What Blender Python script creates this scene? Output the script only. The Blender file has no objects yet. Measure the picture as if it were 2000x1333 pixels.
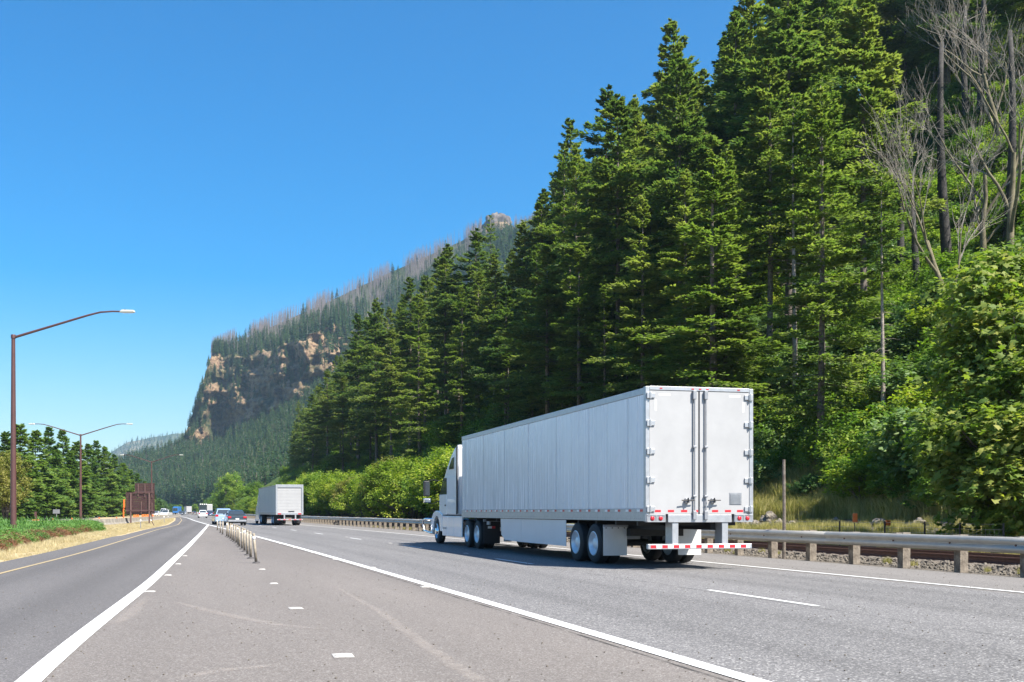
import bpy, bmesh, math, random
import numpy as np
from mathutils import Vector, Matrix, noise as mnoise
PI = math.pi
rnd = random.Random(7)
rng = np.random.default_rng(7)
S = bpy.context.scene
COL = S.collection

# ------------------------------------------------------------------ camera
F, HV, HC, PU = 2076.3, 999.6, 1.3155, 816.5        # focal (px at 2000 wide), horizon row, eye height, principal column
TH = 0.2162                                          # camera yaw to the right of the road
CT, ST = math.cos(TH), math.sin(TH)
cam_d = bpy.data.cameras.new('camera'); cam = bpy.data.objects.new('camera', cam_d); COL.objects.link(cam)
cam.location = (0, 0, HC); cam.rotation_euler = (PI/2, 0, -TH)
cam_d.sensor_width = 36; cam_d.lens = F/2000*36
cam_d.shift_x = (1000-PU)/2000; cam_d.shift_y = (HV-666.5)/2000
cam_d.clip_start = 0.1; cam_d.clip_end = 30000
S.camera = cam

# ------------------------------------------------------------------ sky, sun, exposure
SUN_EL = math.radians(51)
def c2w(X, Z): return (X*CT + Z*ST, -X*ST + Z*CT)    # camera-aligned ground coords -> world
sdx, sdy = c2w(0.74, -0.67)                          # towards the sun, in plan
n_ = math.hypot(sdx, sdy); sdx /= n_; sdy /= n_
w = bpy.data.worlds.new('World'); S.world = w; w.use_nodes = True
nt = w.node_tree; bg = nt.nodes['Background']
sky = nt.nodes.new('ShaderNodeTexSky'); sky.sky_type = 'NISHITA'; sky.sun_disc = False
sky.sun_elevation = SUN_EL; sky.sun_rotation = math.atan2(sdx, sdy)
sky.air_density = 1.0; sky.dust_density = 1.2; sky.ozone_density = 2.5; sky.altitude = 60
hs = nt.nodes.new('ShaderNodeHueSaturation'); hs.inputs['Saturation'].default_value = 1.72
nt.links.new(sky.outputs[0], hs.inputs['Color']); nt.links.new(hs.outputs[0], bg.inputs[0]); bg.inputs[1].default_value = 0.072
sun_d = bpy.data.lights.new('sun', 'SUN'); sun = bpy.data.objects.new('sun', sun_d); COL.objects.link(sun)
sun_d.energy = 5.0; sun_d.angle = math.radians(0.53); sun_d.color = (1.0, 0.95, 0.86)
sv = Vector((sdx*math.cos(SUN_EL), sdy*math.cos(SUN_EL), math.sin(SUN_EL)))
sun.rotation_euler = sv.to_track_quat('Z', 'Y').to_euler()
S.view_settings.view_transform = 'Standard'; S.view_settings.look = 'None'
S.view_settings.exposure = 1.45; S.view_settings.gamma = 1
S.view_settings.use_curve_mapping = False
S.render.engine = 'CYCLES'
S.cycles.max_bounces = 8; S.cycles.transparent_max_bounces = 8; S.cycles.volume_bounces = 1; S.cycles.use_denoising = True; S.cycles.adaptive_threshold = .005

# ------------------------------------------------------------------ helpers
def P(u, v, Z):                                      # pixel + depth -> world
    X = (u-PU)/F*Z; x, y = c2w(X, Z); return Vector((x, y, HC + (HV-v)/F*Z))
def G(u, v, z=0.0):                                  # pixel on the plane z -> world
    Z = F*(HC-z)/(v-HV); return P(u, v, Z)
def proj(x, y, z):
    X = x*CT - y*ST; Z = x*ST + y*CT
    return PU + F*X/Z, HV + F*(HC-z)/Z, Z
CS = [(-200,0),(0,0),(25,.08),(50,.5),(75,1.1),(100,1.9),(150,2.9),(217,3.7),(284,5.2),(400,9.5),(600,24),(900,60),(1300,130)]
_cs = np.array(CS, float)
_sg = np.arange(-200, 1300, 5.0); _cg = np.interp(_sg, _cs[:,0], _cs[:,1])
_k = np.ones(9)/9; _cg = np.convolve(np.pad(_cg, 4, 'edge'), _k, 'valid')
def curve(s): return np.interp(s, _sg, _cg)          # how far the road has bent to the left at s

def tag(o, label=None, cat=None, group=None, kind=None):
    if label: o['label'] = label
    if cat: o['category'] = cat
    if group: o['group'] = group
    if kind: o['kind'] = kind
    return o
def empty(name, loc, rz=0, **k):
    o = bpy.data.objects.new(name, None); COL.objects.link(o); o.location = loc; o.rotation_euler = (0, 0, rz)
    o.empty_display_size = .2
    return tag(o, **k)
def link(name, me, parent=None, mat=None):
    o = bpy.data.objects.new(name, me); COL.objects.link(o)
    if parent: o.parent = parent
    if mat and not me.materials: me.materials.append(mat)
    return o
def np_mesh(name, V, Fc, mat=None, smooth=False):
    """V (n,3), Fc (m,k) constant-size faces"""
    me = bpy.data.meshes.new(name); V = np.asarray(V, np.float32); Fc = np.asarray(Fc, np.int32)
    m, k = Fc.shape
    me.vertices.add(len(V)); me.vertices.foreach_set('co', V.ravel())
    me.loops.add(m*k); me.loops.foreach_set('vertex_index', Fc.ravel())
    me.polygons.add(m); me.polygons.foreach_set('loop_start', np.arange(0, m*k, k, dtype=np.int32))
    me.polygons.foreach_set('loop_total', np.full(m, k, np.int32))
    if smooth: me.polygons.foreach_set('use_smooth', np.ones(m, bool))
    me.update(calc_edges=True)
    if mat: me.materials.append(mat)
    return me
def attr(me, name, vals, dom='POINT'):
    a = me.attributes.new(name, 'FLOAT', dom); a.data.foreach_set('value', np.asarray(vals, np.float32))

class MB:
    def __init__(s): s.v = []; s.f = []
    def add(s, vs, fs):
        b = len(s.v); s.v += [tuple(p) for p in vs]; s.f += [tuple(b+i for i in f) for f in fs]; return s
    def box(s, x0, x1, y0, y1, z0, z1):
        return s.add([(x0,y0,z0),(x1,y0,z0),(x1,y1,z0),(x0,y1,z0),(x0,y0,z1),(x1,y0,z1),(x1,y1,z1),(x0,y1,z1)],
                     [(0,3,2,1),(4,5,6,7),(0,1,5,4),(1,2,6,5),(2,3,7,6),(3,0,4,7)])
    def tube(s, pts, rs, n=8, cap=True):
        pts = [Vector(p) for p in pts]
        if not hasattr(rs, '__len__'): rs = [rs]*len(pts)
        vs = []; fs = []
        ref = None
        for i, p in enumerate(pts):
            d = (pts[min(i+1, len(pts)-1)] - pts[max(i-1, 0)]).normalized()
            if ref is None: ref = Vector((1,0,0)) if abs(d.x) < .8 else Vector((0,1,0))
            a = (ref - d*ref.dot(d)).normalized(); b = d.cross(a); ref = a
            for k in range(n):
                t = 2*PI*k/n; vs.append(p + a*math.cos(t)*rs[i] + b*math.sin(t)*rs[i])
        for i in range(len(pts)-1):
            for k in range(n):
                k2 = (k+1) % n; fs.append((i*n+k, i*n+k2, (i+1)*n+k2, (i+1)*n+k))
        if cap: fs.append(tuple(range(n))[::-1]); fs.append(tuple((len(pts)-1)*n+k for k in range(n)))
        return s.add(vs, fs)
    def lathe(s, prof, c, axis='x', n=28):           # prof [(r, t)] around an axis through c
        vs = []; fs = []; m = len(prof)
        for k in range(n):
            a = 2*PI*k/n; ca, sa = math.cos(a), math.sin(a)
            for r, t in prof:
                if axis == 'x': vs.append((c[0]+t, c[1]+r*ca, c[2]+r*sa))
                elif axis == 'y': vs.append((c[0]+r*ca, c[1]+t, c[2]+r*sa))
                else: vs.append((c[0]+r*ca, c[1]+r*sa, c[2]+t))
        for k in range(n):
            k2 = (k+1) % n
            for j in range(m-1): fs.append((k*m+j, k*m+j+1, k2*m+j+1, k2*m+j))
        return s.add(vs, fs)
    def prism(s, poly, a0, a1, axis='x'):            # polygon in the two other axes, extruded
        n = len(poly)
        def mk(p, a): return (a, p[0], p[1]) if axis == 'x' else ((p[0], a, p[1]) if axis == 'y' else (p[0], p[1], a))
        vs = [mk(p, a0) for p in poly] + [mk(p, a1) for p in poly]
        fs = [tuple(range(n)), tuple(range(2*n-1, n-1, -1))] + [(i, i+n, (i+1) % n+n, (i+1) % n) for i in range(n)]
        return s.add(vs, fs)
    def mesh(s, name, mat, smooth=False):
        me = bpy.data.meshes.new(name); me.from_pydata(s.v, [], s.f)
        bm = bmesh.new(); bm.from_mesh(me); bmesh.ops.recalc_face_normals(bm, faces=bm.faces); bm.to_mesh(me); bm.free()
        if smooth:
            me.polygons.foreach_set('use_smooth', [True]*len(me.polygons))
        if mat: me.materials.append(mat)
        me.update(); return me
    def build(s, name, mat, parent=None, smooth=False, bevel=0, seg=2, loc=None):
        o = link(name, s.mesh(name, mat, smooth), parent)
        if bevel:
            m = o.modifiers.new('bevel', 'BEVEL'); m.width = bevel; m.segments = seg; m.limit_method = 'ANGLE'; m.angle_limit = math.radians(35); m.harden_normals = True; o.data.polygons.foreach_set('use_smooth', [True]*len(o.data.polygons))
        if smooth:
            try: o.data.set_sharp_from_angle(angle=math.radians(35))
            except Exception: pass
        if loc: o.location = loc
        return o
def copy_tree(o, parent=None):
    c = o.copy(); COL.objects.link(c)
    if parent: c.parent = parent
    for ch in list(o.children): copy_tree(ch, c)
    return c
def box(name, mat, parent, *a, bevel=0): return MB().box(*a).build(name, mat, parent, bevel=bevel)

# ------------------------------------------------------------------ materials
def mat(name, col, rough=.5, metal=0, var=0, scale=5, bump=0, bscale=60, spec=.5, col2=None, coat=0, emis=None):
    m = bpy.data.materials.new(name); m.use_nodes = True; t = m.node_tree; b = t.nodes['Principled BSDF']
    b.inputs['Roughness'].default_value = rough; b.inputs['Metallic'].default_value = metal
    b.inputs['Specular IOR Level'].default_value = spec; b.inputs['Coat Weight'].default_value = coat
    b.inputs['Base Color'].default_value = (*col, 1)
    if emis: b.inputs['Emission Color'].default_value = (*emis[0], 1); b.inputs['Emission Strength'].default_value = emis[1]
    tc = t.nodes.new('ShaderNodeTexCoord')
    if var or col2:
        n = t.nodes.new('ShaderNodeTexNoise'); n.inputs['Scale'].default_value = scale; n.inputs['Detail'].default_value = 6; n.inputs['Roughness'].default_value = .65
        t.links.new(tc.outputs['Object'], n.inputs['Vector'])
        r = t.nodes.new('ShaderNodeValToRGB'); r.color_ramp.elements[0].position = .33; r.color_ramp.elements[1].position = .68
        c2 = col2 if col2 else tuple(min(1, c*(1+var)) for c in col)
        c1 = col if col2 else tuple(c*(1-var) for c in col)
        r.color_ramp.elements[0].color = (*c1, 1); r.color_ramp.elements[1].color = (*c2, 1)
        t.links.new(n.outputs['Fac'], r.inputs['Fac']); t.links.new(r.outputs[0], b.inputs['Base Color'])
    if bump:
        n = t.nodes.new('ShaderNodeTexNoise'); n.inputs['Scale'].default_value = bscale; n.inputs['Detail'].default_value = 5
        t.links.new(tc.outputs['Object'], n.inputs['Vector'])
        bp = t.nodes.new('ShaderNodeBump'); bp.inputs['Strength'].default_value = bump; bp.inputs['Distance'].default_value = .05
        t.links.new(n.outputs['Fac'], bp.inputs['Height']); t.links.new(bp.outputs[0], b.inputs['Normal'])
    return m
def foliage(name, cols, transl=.35, scale=.35, rough=.55):
    """leaf material: colour varies leaf by leaf (face attribute 'tone'), tree by tree and in soft patches"""
    m = bpy.data.materials.new(name); m.use_nodes = True; t = m.node_tree; b = t.nodes['Principled BSDF']; out = t.nodes['Material Output']
    at = t.nodes.new('ShaderNodeAttribute'); at.attribute_name = 'tone'
    oi = t.nodes.new('ShaderNodeObjectInfo')
    tc = t.nodes.new('ShaderNodeTexCoord'); n = t.nodes.new('ShaderNodeTexNoise'); n.inputs['Scale'].default_value = scale; n.inputs['Detail'].default_value = 3
    t.links.new(tc.outputs['Object'], n.inputs['Vector'])
    def mth(op, a, bb):
        q = t.nodes.new('ShaderNodeMath'); q.operation = op
        for i, x in enumerate((a, bb)):
            if isinstance(x, (int, float)): q.inputs[i].default_value = x
            else: t.links.new(x, q.inputs[i])
        return q.outputs[0]
    s_ = mth('ADD', mth('MULTIPLY', at.outputs['Fac'], .45), mth('ADD', mth('MULTIPLY', oi.outputs['Random'], .35), mth('MULTIPLY', mth('SUBTRACT', n.outputs['Fac'], .3), .55)))
    r = t.nodes.new('ShaderNodeValToRGB'); el = r.color_ramp.elements
    while len(el) < len(cols): el.new(.5)
    for i, c in enumerate(cols):
        el[i].position = .1 + .8*i/(len(cols)-1); el[i].color = (*c, 1)
    t.links.new(s_, r.inputs['Fac']); t.links.new(r.outputs[0], b.inputs['Base Color'])
    b.inputs['Roughness'].default_value = rough; b.inputs['Specular IOR Level'].default_value = .22
    tr = t.nodes.new('ShaderNodeBsdfTranslucent'); g = t.nodes.new('ShaderNodeMix'); g.data_type = 'RGBA'; g.blend_type = 'MULTIPLY'
    g.inputs[0].default_value = 1; g.inputs[7].default_value = (1.25, 1.45, .55, 1)
    t.links.new(r.outputs[0], g.inputs[6]); t.links.new(g.outputs[2], tr.inputs['Color'])
    mx = t.nodes.new('ShaderNodeMixShader'); mx.inputs[0].default_value = transl
    t.links.new(b.outputs[0], mx.inputs[1]); t.links.new(tr.outputs[0], mx.inputs[2]); t.links.new(mx.outputs[0], out.inputs[0])
    return m
def asphalt(name, base, speck, sp_scale=60, contrast=.5, dark_tracks=0):
    m = bpy.data.materials.new(name); m.use_nodes = True; t = m.node_tree; b = t.nodes['Principled BSDF']
    tc = t.nodes.new('ShaderNodeTexCoord')
    v = t.nodes.new('ShaderNodeTexVoronoi'); v.inputs['Scale'].default_value = sp_scale; t.links.new(tc.outputs['Object'], v.inputs['Vector'])
    big = t.nodes.new('ShaderNodeTexNoise'); big.inputs['Scale'].default_value = .35; big.inputs['Detail'].default_value = 7; big.inputs['Roughness'].default_value = .6
    mp = t.nodes.new('ShaderNodeMapping'); mp.inputs['Scale'].default_value = (1, .12, 1)
    t.links.new(tc.outputs['Object'], mp.inputs['Vector']); t.links.new(mp.outputs[0], big.inputs['Vector'])
    md = t.nodes.new('ShaderNodeTexNoise'); md.inputs['Scale'].default_value = 14; md.inputs['Detail'].default_value = 6; md.inputs['Roughness'].default_value = .8
    t.links.new(tc.outputs['Object'], md.inputs['Vector'])
    sep = t.nodes.new('ShaderNodeSeparateColor'); t.links.new(v.outputs['Color'], sep.inputs[0])
    r = t.nodes.new('ShaderNodeValToRGB'); e = r.color_ramp.elements
    e[0].position = .05; e[0].color = (*[c*(1-contrast) for c in base], 1)
    e[1].position = .97; e[1].color = (*speck, 1)
    k = e.new(.35); k.color = (*base, 1); k = e.new(.8); k.color = (*[c*(1+contrast*.55) for c in base], 1)
    t.links.new(sep.outputs[0], r.inputs['Fac'])
    def mul(a, fac_out, lo, hi):
        mr = t.nodes.new('ShaderNodeMapRange'); mr.inputs[1].default_value = .3; mr.inputs[2].default_value = .7; mr.inputs[3].default_value = lo; mr.inputs[4].default_value = hi
        t.links.new(fac_out, mr.inputs[0]); q = t.nodes.new('ShaderNodeVectorMath'); q.operation = 'SCALE'
        t.links.new(a, q.inputs[0]); t.links.new(mr.outputs[0], q.inputs['Scale']); return q.outputs[0]
    c = mul(r.outputs[0], big.outputs['Fac'], .86, 1.14); c = mul(c, md.outputs['Fac'], .9, 1.1)
    at = t.nodes.new('ShaderNodeAttribute'); at.attribute_name = 'track'
    ns_ = t.nodes.new('ShaderNodeMath'); ns_.operation = 'MULTIPLY'; t.links.new(at.outputs['Fac'], ns_.inputs[0]); t.links.new(big.outputs['Fac'], ns_.inputs[1])
    sc2 = t.nodes.new('ShaderNodeMath'); sc2.operation = 'MULTIPLY_ADD'; sc2.inputs[1].default_value = -.42; sc2.inputs[2].default_value = 1.06; t.links.new(ns_.outputs[0], sc2.inputs[0])
    q2_ = t.nodes.new('ShaderNodeVectorMath'); q2_.operation = 'SCALE'; t.links.new(c, q2_.inputs[0]); t.links.new(sc2.outputs[0], q2_.inputs['Scale']); c = q2_.outputs[0]
    t.links.new(c, b.inputs['Base Color'])
    b.inputs['Roughness'].default_value = .85; b.inputs['Specular IOR Level'].default_value = .3
    bp = t.nodes.new('ShaderNodeBump'); bp.inputs['Strength'].default_value = .5; bp.inputs['Distance'].default_value = .01
    t.links.new(sep.outputs[1], bp.inputs['Height']); t.links.new(bp.outputs[0], b.inputs['Normal'])
    return m

def paint(name, col, wear=.45):                      # road paint with worn spots that show the asphalt
    m = mat(name, col, .6); t = m.node_tree; b = t.nodes['Principled BSDF']; tc = t.nodes.new('ShaderNodeTexCoord')
    n = t.nodes.new('ShaderNodeTexNoise'); n.inputs['Scale'].default_value = 9; n.inputs['Detail'].default_value = 9; n.inputs['Roughness'].default_value = .8
    t.links.new(tc.outputs['Object'], n.inputs['Vector'])
    r = t.nodes.new('ShaderNodeValToRGB'); r.color_ramp.elements[0].position = wear-.09; r.color_ramp.elements[0].color = (.2, .19, .185, 1)
    r.color_ramp.elements[1].position = wear; r.color_ramp.elements[1].color = (*col, 1)
    t.links.new(n.outputs['Fac'], r.inputs['Fac']); t.links.new(r.outputs[0], b.inputs['Base Color']); return m
M = {}
M['road'] = asphalt('road_asphalt', (.118,.114,.114), (.31,.30,.29), 62, .34)
M['gore'] = asphalt('gore_asphalt', (.130,.115,.105), (.24,.225,.21), 90, .25)
M['ramp'] = asphalt('ramp_asphalt', (.094,.088,.087), (.175,.168,.163), 90, .25)
M['shoulder'] = asphalt('shoulder_asphalt', (.132,.123,.116), (.24,.225,.212), 80, .22)
M['wpaint'] = paint('white_road_paint', (.60,.60,.59), .415)
M['ypaint'] = paint('yellow_road_paint', (.36,.27,.13), .47)
M['trailer'] = mat('trailer_white', (.64,.66,.69), .28, 0, .035, 1.2, .012, 3)
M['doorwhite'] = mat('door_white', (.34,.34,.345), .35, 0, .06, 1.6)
M['alu'] = mat('brushed_aluminium', (.42,.43,.45), .4, .6, .1, 8)
M['dkalu'] = mat('dull_steel', (.27,.28,.30), .5, .5, .15, 8)
M['steel'] = mat('galvanised_steel', (.37,.355,.32), .45, .4, .12, 3, .05, 20)
M['white'] = mat('white_paint', (.56,.56,.55), .3, 0, .04, 3, coat=.4)
M['tyre'] = mat('tyre_rubber', (.018,.018,.02), .75, 0, .2, 20)
M['black'] = mat('black_plastic', (.015,.015,.018), .5)
M['chassis'] = mat('chassis_black', (.02,.02,.022), .6, .2, .3, 10)
M['rim'] = mat('white_steel_rim', (.72,.73,.76), .35, .25, .05, 10)
M['chrome'] = mat('chrome', (.8,.8,.82), .12, 1)
M['red'] = mat('red_reflective', (.55,.02,.03), .3)
M['redlamp'] = mat('red_lamp_lens', (.42,.012,.02), .2, coat=.6)
M['refl'] = mat('white_reflective', (.78,.78,.78), .35)
M['glass'] = mat('dark_glass', (.03,.04,.05), .06, 0, spec=.9)
M['brown'] = mat('brown_painted_steel', (.085,.040,.038), .45, .1, .12, 3)
M['signbrown'] = mat('brown_sign_back', (.045,.018,.018), .55, .0, .15, 6)
M['lamp'] = mat('lamp_head_grey', (.55,.55,.50), .4, .3)
M['wood'] = mat('weathered_post_wood', (.085,.068,.052), .85, 0, 0, 7, .3, 30, col2=(.26,.22,.175))
M['polewood'] = mat('grey_brown_pole', (.07,.055,.045), .8, 0, 0, 6, .2, 30, col2=(.2,.17,.14))
M['concrete'] = mat('weathered_concrete', (.14,.13,.115), .85, 0, 0, 1.5, .2, 20, col2=(.28,.26,.23))
M['orange'] = mat('orange_plastic', (.75,.16,.03), .5, 0, .1, 5)
M['rust'] = mat('rusty_rail', (.10,.045,.03), .7, .2, .25, 9, .1, 40)
M['rockm'] = mat('grey_rock', (.07,.058,.046), .9, 0, 0, 2.5, .5, 8, col2=(.235,.205,.165))
M['bark'] = mat('fir_bark', (.055,.042,.034), .9, 0, 0, 3, .5, 9, col2=(.2,.165,.14))
M['charred'] = mat('charred_bark', (.012,.011,.011), .9, 0, 0, 2, .5, 9, col2=(.055,.05,.046))
M['deadwood'] = mat('bleached_dead_wood', (.13,.11,.09), .85, 0, 0, 3, .3, 12, col2=(.30,.27,.235))
M['moss'] = mat('mossy_bark', (.06,.05,.028), .9, 0, 0, 1.4, .4, 14, col2=(.19,.165,.10))
M['post'] = mat('tan_tube_post', (.15,.125,.095), .6, 0, .15, 6, col2=(.33,.285,.22))
M['postbase'] = mat('post_base', (.05,.045,.045), .7)
M['conif'] = foliage('fir_needles', [(.040,.080,.040),(.088,.138,.050),(.16,.195,.062),(.245,.26,.10)], .52, .18)
M['conif_light'] = foliage('light_fir_needles', [(.055,.10,.032),(.115,.17,.045),(.20,.245,.072),(.29,.31,.12)], .48, .2)
M['conif_left'] = foliage('spruce_needles', [(.03,.08,.032),(.085,.155,.04),(.155,.235,.055),(.23,.30,.075)], .38, .25)
M['far_con'] = foliage('far_fir_needles', [(.018,.052,.026),(.036,.08,.034),(.065,.115,.04),(.12,.16,.055)], .3, .02)
M['leaf'] = foliage('broad_leaves', [(.04,.085,.016),(.095,.175,.024),(.18,.265,.038),(.30,.34,.06)], .42, .3)
M['leafy_y'] = foliage('yellow_green_leaves', [(.06,.11,.016),(.15,.22,.024),(.27,.33,.04),(.40,.37,.07)], .45, .25)
M['leaf_b'] = foliage('blue_green_leaves', [(.035,.085,.028),(.075,.145,.045),(.15,.225,.08),(.26,.32,.13)], .35, .4, .4)
M['leaf_olive'] = foliage('olive_leaves', [(.06,.08,.015),(.12,.14,.025),(.20,.19,.05),(.30,.26,.09)], .4, .3)
M['maple'] = foliage('maple_leaves', [(.035,.07,.018),(.085,.145,.028),(.17,.225,.045),(.33,.32,.075)], .45, .5, .6)
M['drygrass'] = foliage('dry_grass_blades', [(.30,.235,.13),(.40,.325,.195),(.50,.42,.27),(.58,.51,.36)], .3, .2)
M['mixgrass'] = foliage('bank_grass_blades', [(.12,.13,.04),(.24,.22,.07),(.38,.32,.13),(.50,.42,.21)], .35, .25)
M['juniper'] = foliage('juniper_sprays', [(.03,.08,.025),(.07,.16,.035),(.12,.23,.05),(.18,.28,.07)], .25, .5)
M['brownjun'] = foliage('brown_juniper_sprays', [(.06,.03,.02),(.12,.055,.03),(.17,.08,.04),(.13,.11,.04)], .2, .5)

def ramp_mat(name, scale, stops, rough=.95, bump=.4, bscale=4, detail=8):
    m = bpy.data.materials.new(name); m.use_nodes = True; t = m.node_tree; b = t.nodes['Principled BSDF']
    tc = t.nodes.new('ShaderNodeTexCoord'); n = t.nodes.new('ShaderNodeTexNoise'); n.inputs['Scale'].default_value = scale; n.inputs['Detail'].default_value = detail; n.inputs['Roughness'].default_value = .7
    t.links.new(tc.outputs['Object'], n.inputs['Vector']); r = t.nodes.new('ShaderNodeValToRGB'); e = r.color_ramp.elements
    while len(e) < len(stops): e.new(.5)
    for i, (p, c) in enumerate(stops): e[i].position = p; e[i].color = (*c, 1)
    t.links.new(n.outputs['Fac'], r.inputs['Fac']); t.links.new(r.outputs[0], b.inputs['Base Color']); b.inputs['Roughness'].default_value = rough
    b.inputs['Specular IOR Level'].default_value = .2
    n2 = t.nodes.new('ShaderNodeTexNoise'); n2.inputs['Scale'].default_value = bscale; n2.inputs['Detail'].default_value = 8; t.links.new(tc.outputs['Object'], n2.inputs['Vector'])
    bp = t.nodes.new('ShaderNodeBump'); bp.inputs['Strength'].default_value = bump; bp.inputs['Distance'].default_value = .2
    t.links.new(n2.outputs['Fac'], bp.inputs['Height']); t.links.new(bp.outputs[0], b.inputs['Normal'])
    return m
M['verge'] = ramp_mat('dry_verge', .9, [(.3,(.25,.18,.10)),(.5,(.38,.30,.18)),(.7,(.46,.38,.25))])
M['field'] = ramp_mat('open_ground', .05, [(.3,(.05,.07,.025)),(.6,(.12,.13,.05)),(.8,(.25,.21,.1))])
M['slope'] = ramp_mat('forest_floor', .3, [(.3,(.03,.05,.014)),(.5,(.06,.10,.02)),(.7,(.12,.13,.04))])
M['gravel'] = ramp_mat('gravel', 16, [(.3,(.075,.066,.055)),(.5,(.16,.14,.115)),(.68,(.28,.245,.21))], .9, .8, 25)

# ------------------------------------------------------------------ terrain near the road
def h_ground(L, s):
    """height of the land L metres right of the camera line (following the bend), s metres ahead"""
    L = np.asarray(L, float); s = np.asarray(s, float)
    z = np.interp(L, [-400,-60,-34,-24,-6,17.6,18.2,22,24.5,31,33.5,36,75,140,200], [0,0,.0,-.05,-.06,-.06,.02,.02,.5,.62,1.2,3.0,30.3,82,118])
    bank = np.clip((L-33)/6, 0, 1)
    z = z + bank*(1.0*np.sin(s*.11+L*.13)+.8*np.sin(s*.047+1.3)+.5*np.sin(s*.31+L*.4))
    return z
def hz(x, y):
    return float(h_ground(x + curve(y), y))
def hit(u, v, zmin=15, zmax=600):                    # where the view ray through a pixel meets the land
    Z = zmin
    while Z < zmax:
        p = P(u, v, Z)
        if p.z <= hz(p.x, p.y): return p
        Z *= 1.01
    return p

def strip(name, Ls, ss, mt, zoff, kind='structure', wave=None, hfun=None):
    """a sheet between lateral lines that follow the bend: Ls(s)->list of offsets"""
    V = []; n = None
    for s in ss:
        row = Ls(s) if callable(Ls) else Ls
        n = len(row)
        for L in row: V.append((L - float(curve(s)), s, zoff + (hfun(L, s) if hfun else 0)))
    Fc = [(i*n+j, i*n+j+1, (i+1)*n+j+1, (i+1)*n+j) for i in range(len(ss)-1) for j in range(n-1)]
    o = link(name, np_mesh(name, V, Fc, mt, True)); tag(o, kind=kind); return o
ss_far = list(np.arange(-20, 140, 4.0)) + list(np.arange(140, 1250, 15.0))

me = np_mesh('ground', [(-9000,-3000,-.9),(9000,-3000,-.9),(9000,12000,-.9),(-9000,12000,-.9)], [(0,1,2,3)], M['field'])
tag(link('ground', me), kind='structure')
strip('ground_near_road', [-260,-120,-60,-34,-30,-24,-12,-6,17.6], ss_far, M['verge'], 0, hfun=lambda L, s: float(h_ground(L, s)))
Lr = list(np.arange(33, 80, 1.5)) + [85, 92, 100, 115, 140, 200]
strip('hillside_slope', Lr, list(np.arange(-20, 470, 3.0)), M['slope'], 0, hfun=lambda L, s: float(h_ground(L, s)) + (.25*math.sin(L*1.7+s*.9) if L > 34 else 0))
strip('gravel_bed', [16.0,17.7,18.3,22,24.5,31,33.2], ss_far, M['gravel'], .008, hfun=lambda L, s: max(float(h_ground(L, s)), -.05))
# main road, gore, ramp, opposite road
LWL = np.array([(0,-1.3),(8.9, -1.2),(11.1, -1.08),(13.8, -0.97),(16.8, -0.78),(21.4, -0.57),(27.4, -0.37),(39.4, 0.08),(60.1, 0.79),(106.6, 2.29),(112,2.5),(200,4.35),(1300,4.35)])   # left white line, world x (not bent)
YL = np.array([(-20,-4.9),(10,-4.4),(23,-3.89),(33,-3.27),(45,-2.87),(79,-1.94),(108,-.63),(163,-.4),(240,-1.0),(320,-2.9),(420,-7),(1300,-127)])
_g1 = np.arange(-60, 1400, 1.0)
def _sm(T, k):
    y = np.interp(_g1, T[:,0], T[:,1]); w_ = np.hanning(2*k+3)[1:-1]; w_ /= w_.sum(); return np.convolve(np.pad(y, k, 'edge'), w_, 'valid')
_lwg = _sm(LWL, 5); _ylg = _sm(YL, 10)
def lw(s): return float(np.interp(s, _g1, _lwg))
def yl(s): return float(np.interp(s, _g1, _ylg))
strip('shoulder_pavement', [4.1, 10, 16.35], ss_far, M['shoulder'], 0.0)
def tracks(o, f):
    co = np.empty(len(o.data.vertices)*3, np.float32); o.data.vertices.foreach_get('co', co); co = co.reshape(-1, 3); attr(o.data, 'track', f(co))
_mr = strip('main_road', list(np.arange(4.30, 13.26, .28)), ss_far, M['road'], .004)
tracks(_mr, lambda co: sum(np.exp(-((co[:,0]+curve(co[:,1])-c_)/.33)**2)*a_ for c_, a_ in ((5.6,.9),(7.35,.9),(6.5,.5),(10.2,1.),(12.0,1.),(11.1,.6))))
ss_l = list(np.arange(-20, 125, 2.0)) + list(np.arange(125, 500, 10.0))
def ext(s): return -1.15 if s < 60 else -0.9
_rr = strip('ramp_road', lambda s: [yl(s)+curve(s)+ext(s)+(max(lw(s), yl(s)+1.6)-yl(s)-ext(s))*t_/20 for t_ in range(21)], ss_l, M['ramp'], .002)
_ti = np.tile(np.linspace(0, 1, 21), len(ss_l)); attr(_rr.data, 'track', np.exp(-((_ti-.38)/.09)**2)*.9+np.exp(-((_ti-.75)/.09)**2)*.9)
strip('gore_pavement', lambda s: [lw(s)+curve(s)-.02, max(lw(s)+curve(s)+.0, 4.25)+.1], [s for s in ss_l if s < 112], M['gore'], .006)
strip('opposite_road', [-31, -24, -14.0], [s for s in ss_far if s > 20], M['shoulder'], -.03)
def line_strip(name, f, s0, s1, wdt, mt, z, step=1.5):
    ss = list(np.arange(s0, s1, step)) + [s1]
    V = []
    for s in ss:
        d = (f(s+.5)-f(s-.5)); k = math.sqrt(1+d*d)
        for e in (-.5, .5): V.append((f(s)+e*wdt*k, s, z))
    Fc = [(2*i, 2*i+1, 2*i+3, 2*i+2) for i in range(len(ss)-1)]
    o = link(name, np_mesh(name, V, Fc, mt)); tag(o, kind='structure'); return o
line_strip('white_gore_line_marking', lambda s: lw(s), 2, 106, .20, M['wpaint'], .0135)
line_strip('white_left_edge_line_marking', lambda s: 4.33-float(curve(s)), 2, 420, .19, M['wpaint'], .0135)
line_strip('white_right_edge_line_marking', lambda s: 13.33-float(curve(s)), 2, 420, .13, M['wpaint'], .0095)
line_strip('yellow_edge_line_marking', lambda s: yl(s), 4, 330, .10, M['ypaint'], .0095)
k = 0
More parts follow.
